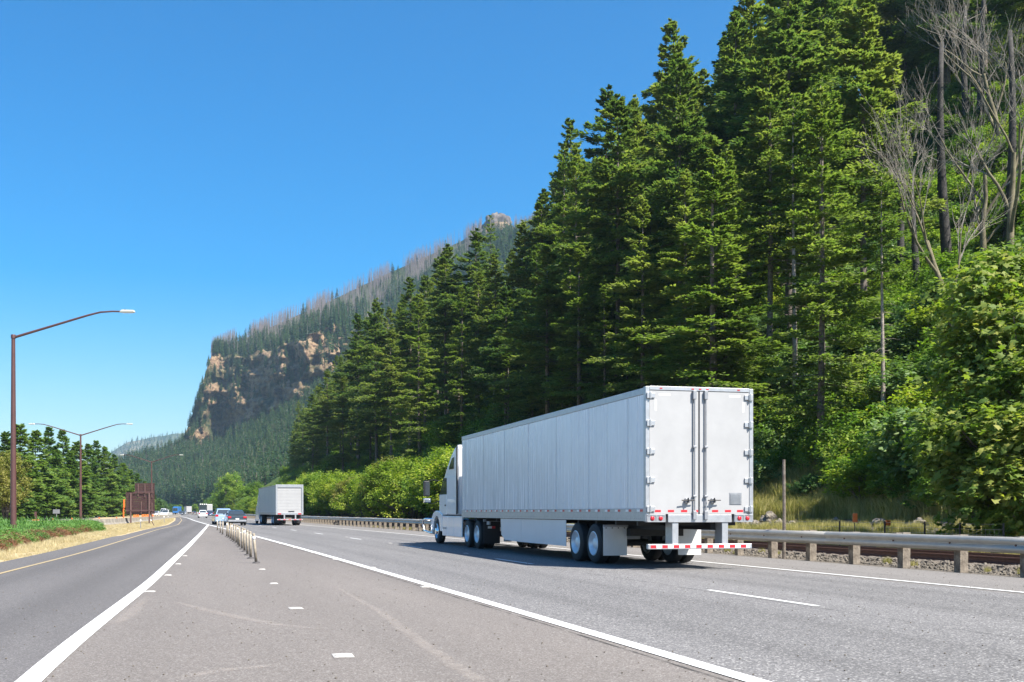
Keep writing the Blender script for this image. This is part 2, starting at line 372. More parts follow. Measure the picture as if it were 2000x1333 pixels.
for s0 in np.arange(13.2-12.05*1, 330, 12.05):
    line_strip('white_lane_dash_marking', lambda s: 8.63-float(curve(s)), s0, s0+3.1, .11, M['wpaint'], .0095)
# dark joint between main road and shoulder, pale dusty drift and tar seams
def pale(name, col, lo, hi, sc, stretch):
    m = mat(name, col, .9); t = m.node_tree; b = t.nodes['Principled BSDF']; tc = t.nodes.new('ShaderNodeTexCoord')
    n = t.nodes.new('ShaderNodeTexNoise'); n.inputs['Scale'].default_value = sc; n.inputs['Detail'].default_value = 7; n.inputs['Roughness'].default_value = .7
    t.links.new(tc.outputs['Object'], n.inputs['Vector'])
    at = t.nodes.new('ShaderNodeAttribute'); at.attribute_name = 'edge'
    mr = t.nodes.new('ShaderNodeMapRange'); mr.inputs[1].default_value = lo; mr.inputs[2].default_value = hi; mr.inputs[4].default_value = .26
    t.links.new(n.outputs['Fac'], mr.inputs[0]); q = t.nodes.new('ShaderNodeMath'); q.operation = 'MULTIPLY'
    t.links.new(mr.outputs[0], q.inputs[0]); t.links.new(at.outputs['Fac'], q.inputs[1]); t.links.new(q.outputs[0], b.inputs['Alpha'])
    return m
M['dust'] = pale('pale_road_dust', (.42,.37,.33), .3, .62, 5, 1)
def drift(name, pts, wds, z, mt):
    V = []; E = []
    pts = [G(*p) for p in pts]; N = 40
    ts = np.linspace(0, len(pts)-1, N)
    for t_ in ts:
        i = min(int(t_), len(pts)-2); f = t_-i; p = pts[i].lerp(pts[i+1], f); d = (pts[i+1]-pts[i]).normalized(); nn = Vector((d.y, -d.x, 0))
        wd = wds[i]*(1-f)+wds[i+1]*f
        for e, a in ((-1, 0), (-.35, 1), (.35, 1), (1, 0)):
            q = p + nn*e*wd*.5; V.append((q.x, q.y, z)); E.append(a*(1-abs(2*t_/(len(pts)-1)-1)**6))
    Fc = [(4*i+j, 4*i+j+1, 4*i+j+5, 4*i+j+4) for i in range(N-1) for j in range(3)]
    me = np_mesh(name, V, Fc, mt); attr(me, 'edge', E); o = link(name, me); tag(o, kind='structure')
drift('dust_streak_marking', [(640,1140),(740,1195),(830,1262),(900,1310),(1010,1380)], [.05,.16,.2,.2,.2], .0105, M['dust'])
drift('dust_streak_marking', [(330,1175),(430,1200),(540,1222),(640,1232)], [.1,.25,.2,.1], .0105, M['dust'])
drift('dust_streak_marking', [(215,1222),(250,1205),(290,1165)], [.2,.3,.15], .0105, M['dust'])
drift('dust_streak_marking', [(330,1330),(430,1312),(560,1300)], [.1,.2,.1], .0105, M['dust'])

M['crack'] = pale('dark_tar_crack', (.03,.028,.027), .35, .55, 1.5, 1); M['crack'].node_tree.nodes['Map Range'].inputs[4].default_value = .85
def crack(L, s0, s1, w_, amp, seed):
    N = int((s1-s0)/.25); V = []; E = []; r = random.Random(seed); x = 0
    for i in range(N+1):
        s = s0+(s1-s0)*i/N; x = x*.9+r.uniform(-amp, amp); ww = w_*r.uniform(.4, 1.3)
        for e, a in ((-1, .6), (0, 1), (1, .6)): V.append((L+x-float(curve(s))+e*ww*.5, s, .0112)); E.append(a)
    me = np_mesh('crack', V, [(3*i+j, 3*i+j+1, 3*i+j+4, 3*i+j+3) for i in range(N) for j in range(2)], M['crack']); attr(me, 'edge', E); tag(link('crack_marking', me), kind='structure')
crack(8.45, 6, 60, .022, .012, 1); crack(13.05, 8, 70, .014, .006, 2); crack(4.12, 4, 60, .03, .006, 3); crack(14.3, 10, 60, .016, .02, 4); 

# ------------------------------------------------------------------ haze
HAZE = True
if HAZE:
    m = bpy.data.materials.new('haze_air'); m.use_nodes = True; t = m.node_tree
    for n in list(t.nodes):
        if n.type == 'BSDF_PRINCIPLED': t.nodes.remove(n)
    vol = t.nodes.new('ShaderNodeVolumePrincipled'); vol.inputs['Color'].default_value = (.55,.78,1,1); vol.inputs['Density'].default_value = .00008; vol.inputs['Anisotropy'].default_value = .3
    t.links.new(vol.outputs[0], t.nodes['Material Output'].inputs['Volume'])
    o = MB().box(-4200, 4200, -400, 7600, -2.2, 760).build('haze', m); tag(o, kind='stuff')
# ------------------------------------------------------------------ plants: generators
def sprays(base, dirs, lens, wids, up, tone):
    """folded diamond sprays: base (n,3) dirs (n,3) -> V, F, tone per vertex"""
    n = len(base); side = np.cross(dirs, up); side /= (np.linalg.norm(side, axis=1, keepdims=True)+1e-9)
    mid = base + dirs*(lens*.45)[:,None]; tip = base + dirs*lens[:,None]
    dn = np.cross(side, dirs); sag = dn*(wids*.25)[:,None]
    a = mid + side*(wids*.5)[:,None] - sag; b = mid - side*(wids*.5)[:,None] - sag
    V = np.stack([base, a, tip, b], 1).reshape(-1, 3); i = np.arange(n)[:,None]*4
    Fc = np.concatenate([i+[0,1,2], i+[0,2,3]], 1).reshape(-1, 3)
    return V, Fc, np.repeat(tone, 4)
def join(parts):
    V = []; Fc = []; T = []; b = 0
    for v, f, t in parts: V.append(v); Fc.append(f+b); T.append(t); b += len(v)
    return np.concatenate(V), np.concatenate(Fc), np.concatenate(T)
def unit(a): return a/(np.linalg.norm(a, axis=-1, keepdims=True)+1e-9)
def conifer(seed, H, R, base, nb, ns, ssz, mt, droop=.25, ragged=.35, gaps=.12):
    r = np.random.default_rng(seed)
    t = np.sort(r.random(nb)**.85); t[0] = 0
    az = (np.arange(nb)*2.399 + r.normal(0, .5, nb)); 
    zb = base + (H-base)*t
    prof = np.clip((1-t)**.92, .0, 1)*np.clip(.55+t*2.2, 0, 1)
    side_bias = 1+.22*np.cos(az-r.random()*6.28)
    L = R*prof*(1-ragged*r.random(nb)**1.5)*side_bias + .25
    ph = r.random(4)*6.28; L *= np.where(r.random(nb) < gaps, .45, 1)*(.84+.17*np.sin(t*23+ph[0]+2*np.sin(az+ph[1]))+.14*np.sin(t*41+az*2+ph[2]))
    pitch = np.where(t > .75, .35+.5*(t-.75)/.25, -.05 + .25*t) + r.normal(0, .09, nb)
    cl = r.normal(0, .22, nb)
    base_, dr_, ln_, wd_, tn_ = [], [], [], [], []
    for i in range(nb):
        k = max(5, int(1.25*ns*(.35+L[i]/R)))
        f = np.sqrt(r.random(k))*.92+.08
        d = np.array([math.cos(az[i]), math.sin(az[i])])
        rr = f*L[i]; zz = zb[i] + rr*math.tan(pitch[i]) - droop*L[i]*f**2*(1-t[i]) + (.12*L[i]*np.clip(f-.7, 0, 1)*2)
        lat = r.normal(0, .20, k)*L[i]*(1.15-f*.8)
        bx = d[0]*rr - d[1]*lat; by = d[1]*rr + d[0]*lat
        base_.append(np.stack([bx, by, zz + r.normal(0, .06, k)*L[i]*.5 - abs(lat)*.15], 1))
        aa = az[i] + np.sign(lat+1e-6)*r.uniform(.1, 1.1, k) + r.normal(0, .25, k)
        dr_.append(np.stack([np.cos(aa), np.sin(aa), r.normal(-.12 + .45*t[i]**2, .28, k)], 1))
        s_ = ssz*(.55+.6*r.random(k))*(.6+.4*min(1, L[i]/2.5))
        ln_.append(s_); wd_.append(s_*r.uniform(.34, .56, k)); tn_.append(np.clip(r.normal(.5, .25, k)+cl[i], 0, 1))
    # leader
    k = 26; base_.append(np.stack([np.zeros(k), np.zeros(k), H-2.6+2.5*np.arange(k)/k], 1)); aa = r.random(k)*6.28
    dr_.append(np.stack([np.cos(aa)*.6, np.sin(aa)*.6, np.ones(k)], 1)); ln_.append(np.full(k, ssz*.7)); wd_.append(np.full(k, ssz*.2)); tn_.append(np.full(k, .6))
    B = np.concatenate(base_); D = unit(np.concatenate(dr_)); n = len(B)
    up = unit(np.stack([r.normal(0, .35, n), r.normal(0, .35, n), np.ones(n)], 1))
    V, Fc, T = sprays(B, D, np.concatenate(ln_), np.concatenate(wd_), up, np.concatenate(tn_))
    # limbs
    W = MB()
    for i in range(0, nb, 2):
        d = Vector((math.cos(az[i]), math.sin(az[i]), 0)); l = L[i]*.8
        W.tube([(0,0,zb[i]), d*l*.5+Vector((0,0,zb[i]+l*.5*math.tan(pitch[i])-droop*.25*l*(1-t[i]))), d*l+Vector((0,0,zb[i]+l*math.tan(pitch[i])-droop*l*.64*(1-t[i])))], [.07*(1-t[i])+.02, .04*(1-t[i])+.015, .01], 3, False)
    wv = np.array(W.v); wf = np.array([(f[0],f[1],f[2]) for f in W.f]+[(f[0],f[2],f[3]) for f in W.f])
    me = np_mesh('crown', np.concatenate([V, wv]), np.concatenate([Fc, wf+len(V)]), mt)
    me.materials.append(M['bark']); idx = np.zeros(len(me.polygons), np.int32); idx[len(Fc):] = 1; me.polygons.foreach_set('material_index', idx)
    attr(me, 'tone', np.concatenate([T, np.zeros(len(wv))])); return me
def trunk_mesh(H, r0, mt, lean=0, twigs=0, zt=0, seed=0, taper=.12):
    r = random.Random(seed); b = MB(); n = 7
    pts = [(lean*math.sin(i/n*2.2), lean*.4*math.sin(i/n*3+seed), -1.2 + (H+1.2)*i/n) for i in range(n+1)]
    b.tube(pts, [r0*(1.25 if i == 0 else 1)*(1-(1-taper)*i/n) for i in range(n+1)], 8)
    for i in range(twigs):
        z = r.uniform(.12, 1)*zt; a = r.random()*6.28; l = r.uniform(.5, 2.2); x, y = math.cos(a), math.sin(a)
        b.tube([(0,0,z), (x*l*.6, y*l*.6, z-.05*l), (x*l, y*l, z-.25*l+r.uniform(-.2,.3))], [.035, .022, .008], 3, False)
    return b.mesh('trunk', mt, True)
def leafcrown(seed, lobes, nsh, lps, lsz, mt, shape='diamond', shoot=.9, up=.45, rr=(.55, 1.0)):
    """leaves gathered on shoots that stand out of several lobes (cx,cy,cz,rx,ry,rz)"""
    r = np.random.default_rng(seed); lob = np.array(lobes, float); wgt = lob[:,3]*lob[:,5]; wgt /= wgt.sum()
    li = r.choice(len(lob), nsh, p=wgt); d = unit(r.normal(0, 1, (nsh, 3))); d[:,2] = np.where(d[:,2] < -.55, -d[:,2], d[:,2])
    rad = r.uniform(rr[0], rr[1], nsh)**.6
    c = lob[li,:3] + d*lob[li,3:]*rad[:,None]
    sd = unit(d + np.array([0,0,up]) + r.normal(0, .35, (nsh, 3)))
    tone_s = r.normal(.5, .2, nsh)
    n = nsh*lps; si = np.repeat(np.arange(nsh), lps); f = r.random(n)
    p = c[si] + sd[si]*(f*shoot - shoot*.4)[:,None] + r.normal(0, shoot*.24, (n, 3))*np.array([1,1,.7])
    nn = unit(sd[si]*.5 + np.array([0,0,.75]) + r.normal(0, .45, (n, 3)))
    ax = unit(np.cross(nn, r.normal(0, 1, (n, 3)))); ay = np.cross(nn, ax)
    s_ = lsz*r.uniform(.6, 1.15, n)
    if shape == 'maple': pl = np.array([(0,-.15),(.42,-.05),(.30,.18),(.50,.48),(.16,.42),(0,.85),(-.16,.42),(-.50,.48),(-.30,.18),(-.42,-.05)]); fold = .14
    elif shape == 'hex': pl = np.array([(0,-.1),(.34,.12),(.3,.5),(0,.8),(-.3,.5),(-.34,.12)]); fold = .12
    elif shape == 'needle': pl = np.array([(0,0),(.13,.45),(0,1.5),(-.13,.45)]); fold = .12
    else: pl = np.array([(0,0),(.32,.42),(0,1),(-.32,.42)]); fold = .12
    K = len(pl)
    V = p[:,None,:] + (ax[:,None,:]*pl[None,:,0,None] + ay[:,None,:]*pl[None,:,1,None] - nn[:,None,:]*(abs(pl[None,:,0,None])*fold*2))*s_[:,None,None]
    V = V.reshape(-1, 3); i = np.arange(n)[:,None]*K
    if K == 4: Fc = np.concatenate([i+[0,1,2], i+[0,2,3]], 1).reshape(-1, 3)
    elif K == 6: Fc = np.concatenate([i+[0,1,2], i+[0,2,3], i+[0,3,4], i+[0,4,5]], 1).reshape(-1, 3)
    else: Fc = np.concatenate([i+[0,1,2], i+[0,2,3], i+[0,3,4], i+[0,4,5], i+[0,5,6], i+[0,6,7], i+[0,7,8], i+[0,8,9]], 1).reshape(-1, 3)
    me = np_mesh('crown', V, Fc, mt); attr(me, 'tone', np.repeat(np.clip(tone_s[si]+r.normal(0, .2, n), 0, 1), K)); return me
def limbs_mesh(lobes, r0, mt, base=(0,0,-.3), seed=0):
    b = MB(); r = random.Random(seed)
    for l in lobes:
        c = Vector(l[:3]); m_ = Vector((c.x*.35+r.uniform(-.2,.2), c.y*.35+r.uniform(-.2,.2), c.z*.5))
        b.tube([base, m_, c], [r0, r0*.7, r0*.25], 6)
        for _ in range(4):
            e = c + Vector((r.uniform(-1,1)*l[3], r.uniform(-1,1)*l[4], r.uniform(-.2,.9)*l[5]))*.8
            b.tube([m_.lerp(c, .6), e], [r0*.35, r0*.1], 4, False)
    return b.mesh('trunk', mt, True)
def grass_tuft(seed, n, h, spread, mt, wd=.02, bend=.45):
    r = np.random.default_rng(seed); a = r.random(n)*6.28; rad = spread*np.sqrt(r.random(n)); B = np.stack([np.cos(a)*rad, np.sin(a)*rad, np.zeros(n)-.03], 1)
    hh = h*r.uniform(.45, 1.1, n); a2 = r.random(n)*6.28; bd = bend*r.random(n)*hh
    d = np.stack([np.cos(a2), np.sin(a2), np.zeros(n)], 1); sd = np.stack([-np.sin(a2+.7), np.cos(a2+.7), np.zeros(n)], 1)*wd
    m_ = B + d*(bd*.35)[:,None]; m_[:,2] += hh*.6; tp = B + d*bd[:,None]; tp[:,2] += hh
    V = np.stack([B-sd, B+sd, m_+sd*.8, m_-sd*.8, tp], 1).reshape(-1, 3); i = np.arange(n)[:,None]*5
    Fc = np.concatenate([i+[0,1,2], i+[0,2,3], i+[3,2,4]], 1).reshape(-1, 3)
    me = np_mesh('tuft', V, Fc, mt); attr(me, 'tone', np.repeat(np.clip(r.normal(.5, .25, n), 0, 1), 5)); return me

def scatter(name, pts, meshes, scl, rot=None, idx=None, tilt=None, label=None):
    """one 'stuff' object: geometry nodes put the given meshes on the points"""
    n = len(pts); c = bpy.data.collections.new(name+'_kinds')
    for k, mm in enumerate(meshes):
        o = bpy.data.objects.new(name+'_kind', mm); c.objects.link(o)
    me = bpy.data.meshes.new(name); me.vertices.add(n); me.vertices.foreach_set('co', np.asarray(pts, np.float32).ravel()); me.update()
    attr(me, 'scl', scl); attr(me, 'rz', rng.random(n)*6.28 if rot is None else rot)
    attr(me, 'tl', np.zeros(n) if tilt is None else tilt)
    a = me.attributes.new('pick', 'INT', 'POINT'); a.data.foreach_set('value', np.asarray(rng.integers(0, len(meshes), n) if idx is None else idx, np.int32))
    ob = link(name, me); tag(ob, kind='stuff', label=label)
    g = bpy.data.node_groups.new(name, 'GeometryNodeTree')
    g.interface.new_socket('Geometry', in_out='INPUT', socket_type='NodeSocketGeometry'); g.interface.new_socket('Geometry', in_out='OUTPUT', socket_type='NodeSocketGeometry')
    N = g.nodes; i_ = N.new('NodeGroupInput'); o_ = N.new('NodeGroupOutput'); mp = N.new('GeometryNodeMeshToPoints'); ip = N.new('GeometryNodeInstanceOnPoints')
    ci = N.new('GeometryNodeCollectionInfo'); ci.inputs[0].default_value = c; ci.inputs['Separate Children'].default_value = True; ci.inputs['Reset Children'].default_value = True
    def na(nm, ty='FLOAT'):
        q = N.new('GeometryNodeInputNamedAttribute'); q.data_type = ty; q.inputs['Name'].default_value = nm; return q.outputs['Attribute']
    g.links.new(i_.outputs[0], mp.inputs[0]); g.links.new(mp.outputs[0], ip.inputs['Points']); g.links.new(ci.outputs[0], ip.inputs['Instance'])
    ip.inputs['Pick Instance'].default_value = True; g.links.new(na('pick', 'INT'), ip.inputs['Instance Index'])
    cb = N.new('ShaderNodeCombineXYZ'); g.links.new(na('rz'), cb.inputs[2]); g.links.new(na('tl'), cb.inputs[0]); g.links.new(cb.outputs[0], ip.inputs['Rotation'])
    g.links.new(na('scl'), ip.inputs['Scale']); g.links.new(ip.outputs[0], o_.inputs[0])
    md = ob.modifiers.new('scatter', 'NODES'); md.node_group = g
    return ob

# ------------------------------------------------------------------ mountain, middle slope, far hill
def ip(tab, x): a = np.array(tab, float); return np.interp(x, a[:,0], a[:,1])
SKY = [(200,940),(225,928),(262,908),(300,893),(335,880),(345,874),(362,848),(375,812),(388,770),(400,735),(408,706),(415,692),(450,674),(500,652),(550,630),(600,608),(650,586),(700,562),(750,538),(800,516),(850,494),(900,472),(938,450),(948,432),(958,424),(970,421),(988,424),(1000,440),(1010,452),(1030,452),(1060,436),(1100,415),(1200,380),(1400,300)]
MIDT = [(200,942),(225,930),(262,912),(300,902),(345,892),(365,888),(420,876),(440,866),(480,848),(520,832),(560,812),(600,790),(640,762),(690,722),(720,690),(800,600),(900,540),(1000,490),(1400,380)]
CLT = [(200,940),(345,874),(362,848),(375,812),(388,770),(400,735),(408,706),(415,696),(440,694),(480,684),(540,676),(600,652),(650,640),(700,628),(730,648),(800,590),(1000,470),(1400,340)]
us = np.arange(200, 1400, 2.5)
ZB = ip([(200,1150),(300,1050),(420,820),(520,640),(600,560),(700,520),(1400,500)], us)
ZM = ip([(200,1350),(300,1380),(350,1400),(430,1500),(520,1380),(605,1270),(700,1385),(800,1400),(1400,1300)], us)
ZC = ip([(200,1352),(345,1402),(360,1425),(415,1530),(440,1545),(520,1430),(605,1310),(650,1360),(720,1480),(800,1480),(1400,1400)], us)
ZR = ip([(200,1360),(345,1410),(362,1432),(400,1500),(415,1545),(430,1620),(500,1760),(700,1850),(900,1800),(1000,1750),(1400,1700)], us)
vs_, vm_, vc_ = ip(SKY, us), ip(MIDT, us), ip(CLT, us)
vc_ = vc_ + np.array([14*mnoise.fractal(Vector((u*.02, 5.5, 0)), .8, 2.1, 5)*min(1, max(0, (u-400)/30)) for u in us])+np.where((us > 430) & (us < 600), 8, 0); vc_ = np.minimum(vc_, vm_-.5); vs_ = np.minimum(vs_, vc_-.5)
rows = []; zone = []
def fr(i_, j_, oc=6, sc=1.0):
    return mnoise.fractal(Vector((i_*sc, j_*sc, 3.1)), .9, 2.1, oc)
nA, nB, nC = 46, 64, 46
V = []; RK = []
for a in range(nA+nB+nC+1):
    for c, u in enumerate(us):
        if a <= nA: t = a/nA; v = 1004+(vm_[c]-1004)*t; Z = ZB[c]+(ZM[c]-ZB[c])*t**1.15; rk = 0
        elif a <= nA+nB: t = (a-nA)/nB; v = vm_[c]+(vc_[c]-vm_[c])*t; Z = ZM[c]+(ZC[c]-ZM[c])*(t*.6+.4*t*t); rk = 1
        else: t = (a-nA-nB)/nC; v = vc_[c]+(vs_[c]-vc_[c])*t; Z = ZC[c]+(ZR[c]-ZC[c])*t; rk = 0
        hgt = vm_[c]-vc_[c]
        if a <= nA: d = 14*fr(u, v, 4, .012)*min(1, 3*t)
        elif a <= nA+nB:
            am = min(1, hgt/60)
            e = math.sin(t*PI)**.5 if t < 1 else 0
            led = mnoise.fractal(Vector((u*.006, v*.05, 8.)), 1, 2, 4)
            rid = mnoise.ridged_multi_fractal(Vector((u*.018, v*.010, 1.7)), .9, 2.1, 5, 1., 2.)
            d = am*(e*.6+.4)*(-42*(rid-1.0) + 14*led + 20*fr(u, v, 6, .045)); 
        else: d = 10*fr(u, v, 5, .02)*(1-t*.7)
        p = P(u, v, Z+d)
        V.append(p); RK.append(rk*min(1, max(0, (hgt-14)/40)) if rk else (.0 if a < nA else .0))
    rows.append(a)
NC = len(us)
# back side of the ridge, so that the mountain is solid from elsewhere
for c, u in enumerate(us): p = P(u, vs_[c], ZR[c]); d = Vector((p.x, p.y, 0)).normalized(); V.append(Vector((p.x, p.y, 0))+d*500+Vector((0,0,-5))); RK.append(0)
NR = nA+nB+nC+2
Fc = [(r_*NC+c, r_*NC+c+1, (r_+1)*NC+c+1, (r_+1)*NC+c) for r_ in range(NR-1) for c in range(NC-1)]
VM = np.array([tuple(p) for p in V])
# the knob of rock on the ridge
m = bpy.data.materials.new('mountain_rock_and_scrub'); m.use_nodes = True; t = m.node_tree; b = t.nodes['Principled BSDF']
def N_(ty): return t.nodes.new(ty)
tc = N_('ShaderNodeTexCoord'); at = N_('ShaderNodeAttribute'); at.attribute_name = 'rock'
def nz(sc, det=8, ro=.65, vec=None):
    n = N_('ShaderNodeTexNoise'); n.inputs['Scale'].default_value = sc; n.inputs['Detail'].default_value = det; n.inputs['Roughness'].default_value = ro
    t.links.new(vec or tc.outputs['Object'], n.inputs['Vector']); return n.outputs['Fac']
def ramp(fac, stops):
    r = N_('ShaderNodeValToRGB'); e = r.color_ramp.elements
    while len(e) < len(stops): e.new(.5)
    for i, (p_, c_) in enumerate(stops): e[i].position = p_; e[i].color = (*c_, 1)
    t.links.new(fac, r.inputs['Fac']); return r.outputs[0]
mp = N_('ShaderNodeMapping'); mp.inputs['Scale'].default_value = (1, 1, 3.0); t.links.new(tc.outputs['Object'], mp.inputs['Vector'])
rock = ramp(nz(.048, 10, .76, mp.outputs[0]), [(.30,(.07,.045,.035)),(.43,(.20,.125,.08)),(.53,(.38,.26,.155)),(.68,(.50,.38,.24))])
scrub = ramp(nz(.03, 8, .7), [(.3,(.025,.04,.018)),(.5,(.05,.07,.028)),(.62,(.09,.10,.045)),(.75,(.19,.17,.11))])
msk = N_('ShaderNodeMath'); msk.operation = 'ADD'
sub = N_('ShaderNodeMath'); sub.operation = 'MULTIPLY_ADD'; sub.inputs[1].default_value = 5.0; sub.inputs[2].default_value = -2.6; t.links.new(nz(.022, 7, .6), sub.inputs[0])
t.links.new(sub.outputs[0], msk.inputs[1]); t.links.new(at.outputs['Fac'], msk.inputs[0])
ml = N_('ShaderNodeMath'); ml.operation = 'MULTIPLY'; ml.use_clamp = True; t.links.new(msk.outputs[0], ml.inputs[0]); t.links.new(at.outputs['Fac'], ml.inputs[1])
mx = N_('ShaderNodeMix'); mx.data_type = 'RGBA'; t.links.new(ml.outputs[0], mx.inputs[0]); t.links.new(scrub, mx.inputs[6]); t.links.new(rock, mx.inputs[7]); t.links.new(mx.outputs[2], b.inputs['Base Color'])
b.inputs['Roughness'].default_value = .95; b.inputs['Specular IOR Level'].default_value = .15
bp = N_('ShaderNodeBump'); bp.inputs['Strength'].default_value = 1; bp.inputs['Distance'].default_value = 11; t.links.new(nz(.06, 9, .75, mp.outputs[0]), bp.inputs['Height']); t.links.new(bp.outputs[0], b.inputs['Normal'])
M['mount'] = m
RK = np.array(RK)
# rock on the knob
grid_u = np.tile(us, NR)
knob = (np.abs(grid_u-974) < 30) & (np.arange(len(VM))//NC >= nA+nB+20) 
RK[knob] = 1
me = np_mesh('mountain', VM, Fc, M['mount'], True); attr(me, 'rock', RK); tag(link('mountain', me), kind='structure')
kb = MB(); r_ = random.Random(4)
KV = []; KF = []
for a in range(25):
    for k_ in range(40):
        t_ = a/24; an = 2*PI*k_/40; R_ = (1-t_**2.4)**.5*23+2
        q = mnoise.fractal(Vector((math.cos(an)*2, math.sin(an)*2, t_*3)), .8, 2.2, 5)
        c0 = P(973, 455, 1725); KV.append((c0.x+math.cos(an)*R_*(1+.35*q), c0.y+math.sin(an)*R_*(1+.35*q)*.9, c0.z-12+t_*42+q*4))
KF = [(a*40+k_, a*40+(k_+1) % 40, (a+1)*40+(k_+1) % 40, (a+1)*40+k_) for a in range(24) for k_ in range(40)]
M['knob'] = ramp_mat('knob_basalt', .12, [(.3,(.03,.027,.028)),(.5,(.085,.075,.072)),(.7,(.2,.175,.155))], bump=1, bscale=.3)
tag(link('rock_knob', np_mesh('rock_knob', KV, KF, M['knob'])), kind='structure')
# far hill
V = []; us2 = np.arange(60, 420, 4.0)
for a in range(18):
    t_ = a/17
    for u in us2:
        vt = float(ip([(60,930),(215,884),(250,864),(300,854),(350,847),(420,840)], u)) + 2*fr(u, 0, 4, .03)
        v = 1002+(vt-1002)*t_; Z = 3900+1300*t_ + 140*fr(u, a, 4, .03)*(1-t_); V.append(P(u, v, Z))
n2 = len(us2)
Fc = [(a*n2+c, a*n2+c+1, (a+1)*n2+c+1, (a+1)*n2+c) for a in range(17) for c in range(n2-1)]
M['farhill'] = ramp_mat('far_hill', .006, [(.35,(.035,.055,.025)),(.5,(.07,.08,.045)),(.62,(.17,.15,.11)),(.75,(.10,.11,.06))], bump=1, bscale=.02)
me = np_mesh('far_hill', [tuple(p) for p in V], Fc, M['farhill'], True); tag(link('far_hill', me), kind='structure')

# far trees: sampled over the mountain sheet
def far_conifer(seed, H=30, R=4.6, mt=None, nt=14, base=3, ragged=.3):
    r = np.random.default_rng(seed); n = nt*13; t = r.random(n)**.8; az = r.random(n)*6.28
    L = R*(1-t)**.85*(1-ragged*r.random(n))+.3; z = base+(H-base)*t
    B = np.stack([np.cos(az)*L*.12, np.sin(az)*L*.12, z+.4], 1); D = unit(np.stack([np.cos(az), np.sin(az), -.28+.5*t**3], 1))
    Vv, Ff, T = sprays(B, D, L, L*.42+.3, unit(np.stack([r.normal(0,.3,n), r.normal(0,.3,n), np.ones(n)], 1)), np.clip(r.normal(.5,.25,n), 0, 1))
    b = MB().tube([(0,0,-3),(0,0,H*.9)], [.45,.1], 5); wv = np.array(b.v); wf = []
    for f in b.f:
        for q in range(1, len(f)-1): wf.append((f[0], f[q], f[q+1]))
    me = np_mesh('far_fir', np.concatenate([Vv, wv]), np.concatenate([Ff, np.array(wf)+len(Vv)]), mt)
    me.materials.append(M['bark']); idx = np.zeros(len(me.polygons), np.int32); idx[len(Ff):] = 1; me.polygons.foreach_set('material_index', idx)
    attr(me, 'tone', np.concatenate([T, np.zeros(len(wv))])); return me
def snag(seed, H=28, mt=None, br=14):
    r = random.Random(seed); b = MB(); b.tube([(0,0,-3),(r.uniform(-.4,.4),0,H*.5),(r.uniform(-.8,.8),0,H)], [.34,.24,.06], 4)
    for _ in range(br):
        z = r.uniform(.25, .97)*H; a = r.random()*6.28; l = (1-z/H)*3.0+.5; b.tube([(0,0,z),(math.cos(a)*l,math.sin(a)*l,z-.15*l)], [.09,.03], 3, False)
    return b.mesh('snag', mt)
FARC = [far_conifer(20+i, 30, 5.6+.6*(i % 3), M['far_con']) for i in range(5)]
M['farsnag'] = mat('far_snag_wood', (.10,.08,.078), .9, 0, 0, .05, col2=(.24,.20,.195))
SNG = [snag(i, 28, M['farsnag']) for i in range(4)]
def sample_sheet(n, a0, a1, u0, u1, dens=None):
    a = rng.uniform(a0, a1, n); c = rng.uniform((u0-200)/2.5, (u1-200)/2.5, n)
    ai = a.astype(int); ci = c.astype(int); fa = (a-ai)[:,None]; fc = (c-ci)[:,None]
    g = lambda i_, j_: VM[i_*NC+j_]
    p = (g(ai,ci)*(1-fa)*(1-fc)+g(ai+1,ci)*fa*(1-fc)+g(ai,ci+1)*(1-fa)*fc+g(ai+1,ci+1)*fa*fc)
    if dens is not None:
        k_ = rng.random(n) < dens(200+c*2.5, a); p = p[k_]
    return p
q1 = sample_sheet(9000, 0, nA+.9, 215, 1050)
q2 = sample_sheet(850, nA+nB*.35, nA+nB-.1, 370, 900, lambda u, a: .55+.45*np.sin(u*.07))
q3 = sample_sheet(800, nA+nB, nA+nB+nC*.45, 415, 1080)
q3b = sample_sheet(110, nA+nB+nC*.5, nA+nB+nC-.05, 415, 1080, lambda u, a: np.where(abs(u-973) < 34, 0, 1.))
q4 = sample_sheet(420, nA, nA+nB-.1, 640, 1080)
q9 = sample_sheet(240, nA+nB*.3, nA+nB+4, 340, 470)
pts = np.concatenate([q1, q2, q3, q3b, q4, q9])
sc = np.concatenate([rng.uniform(.5, .95, len(q1)), rng.uniform(.3, .65, len(q2)), rng.uniform(.45, .85, len(q3)), rng.uniform(.4, .8, len(q3b)), rng.uniform(.6, 1.0, len(q4)), rng.uniform(.25, .5, len(q9))])
scatter('far_forest', pts, FARC, sc, label='dark green fir forest covering the middle slope and the mountain')
# burnt snags on the ridge and a few in the forest
dn = lambda u, a: np.where(abs(u-973) < 32, 0, .45+.55*np.sin(u*.083)*np.sin(u*.021+1))
q5 = sample_sheet(4200, nA+nB+nC*.45, nA+nB+nC-.02, 412, 1080, dn)
q6 = sample_sheet(2300, nA+nB+nC*.86, nA+nB+nC-.02, 412, 1080, dn)
q7 = sample_sheet(450, nA+nB, nA+nB+nC*.6, 412, 1080)
q8 = sample_sheet(110, nA*.3, nA, 250, 760)
pts = np.concatenate([q5, q6, q7, q8]); sc = rng.uniform(.45, 1.0, len(pts)); 
scatter('burnt_snags', pts, SNG, sc, tilt=rng.normal(0, .03, len(pts)), label='grey burnt tree snags standing along the mountain ridge')
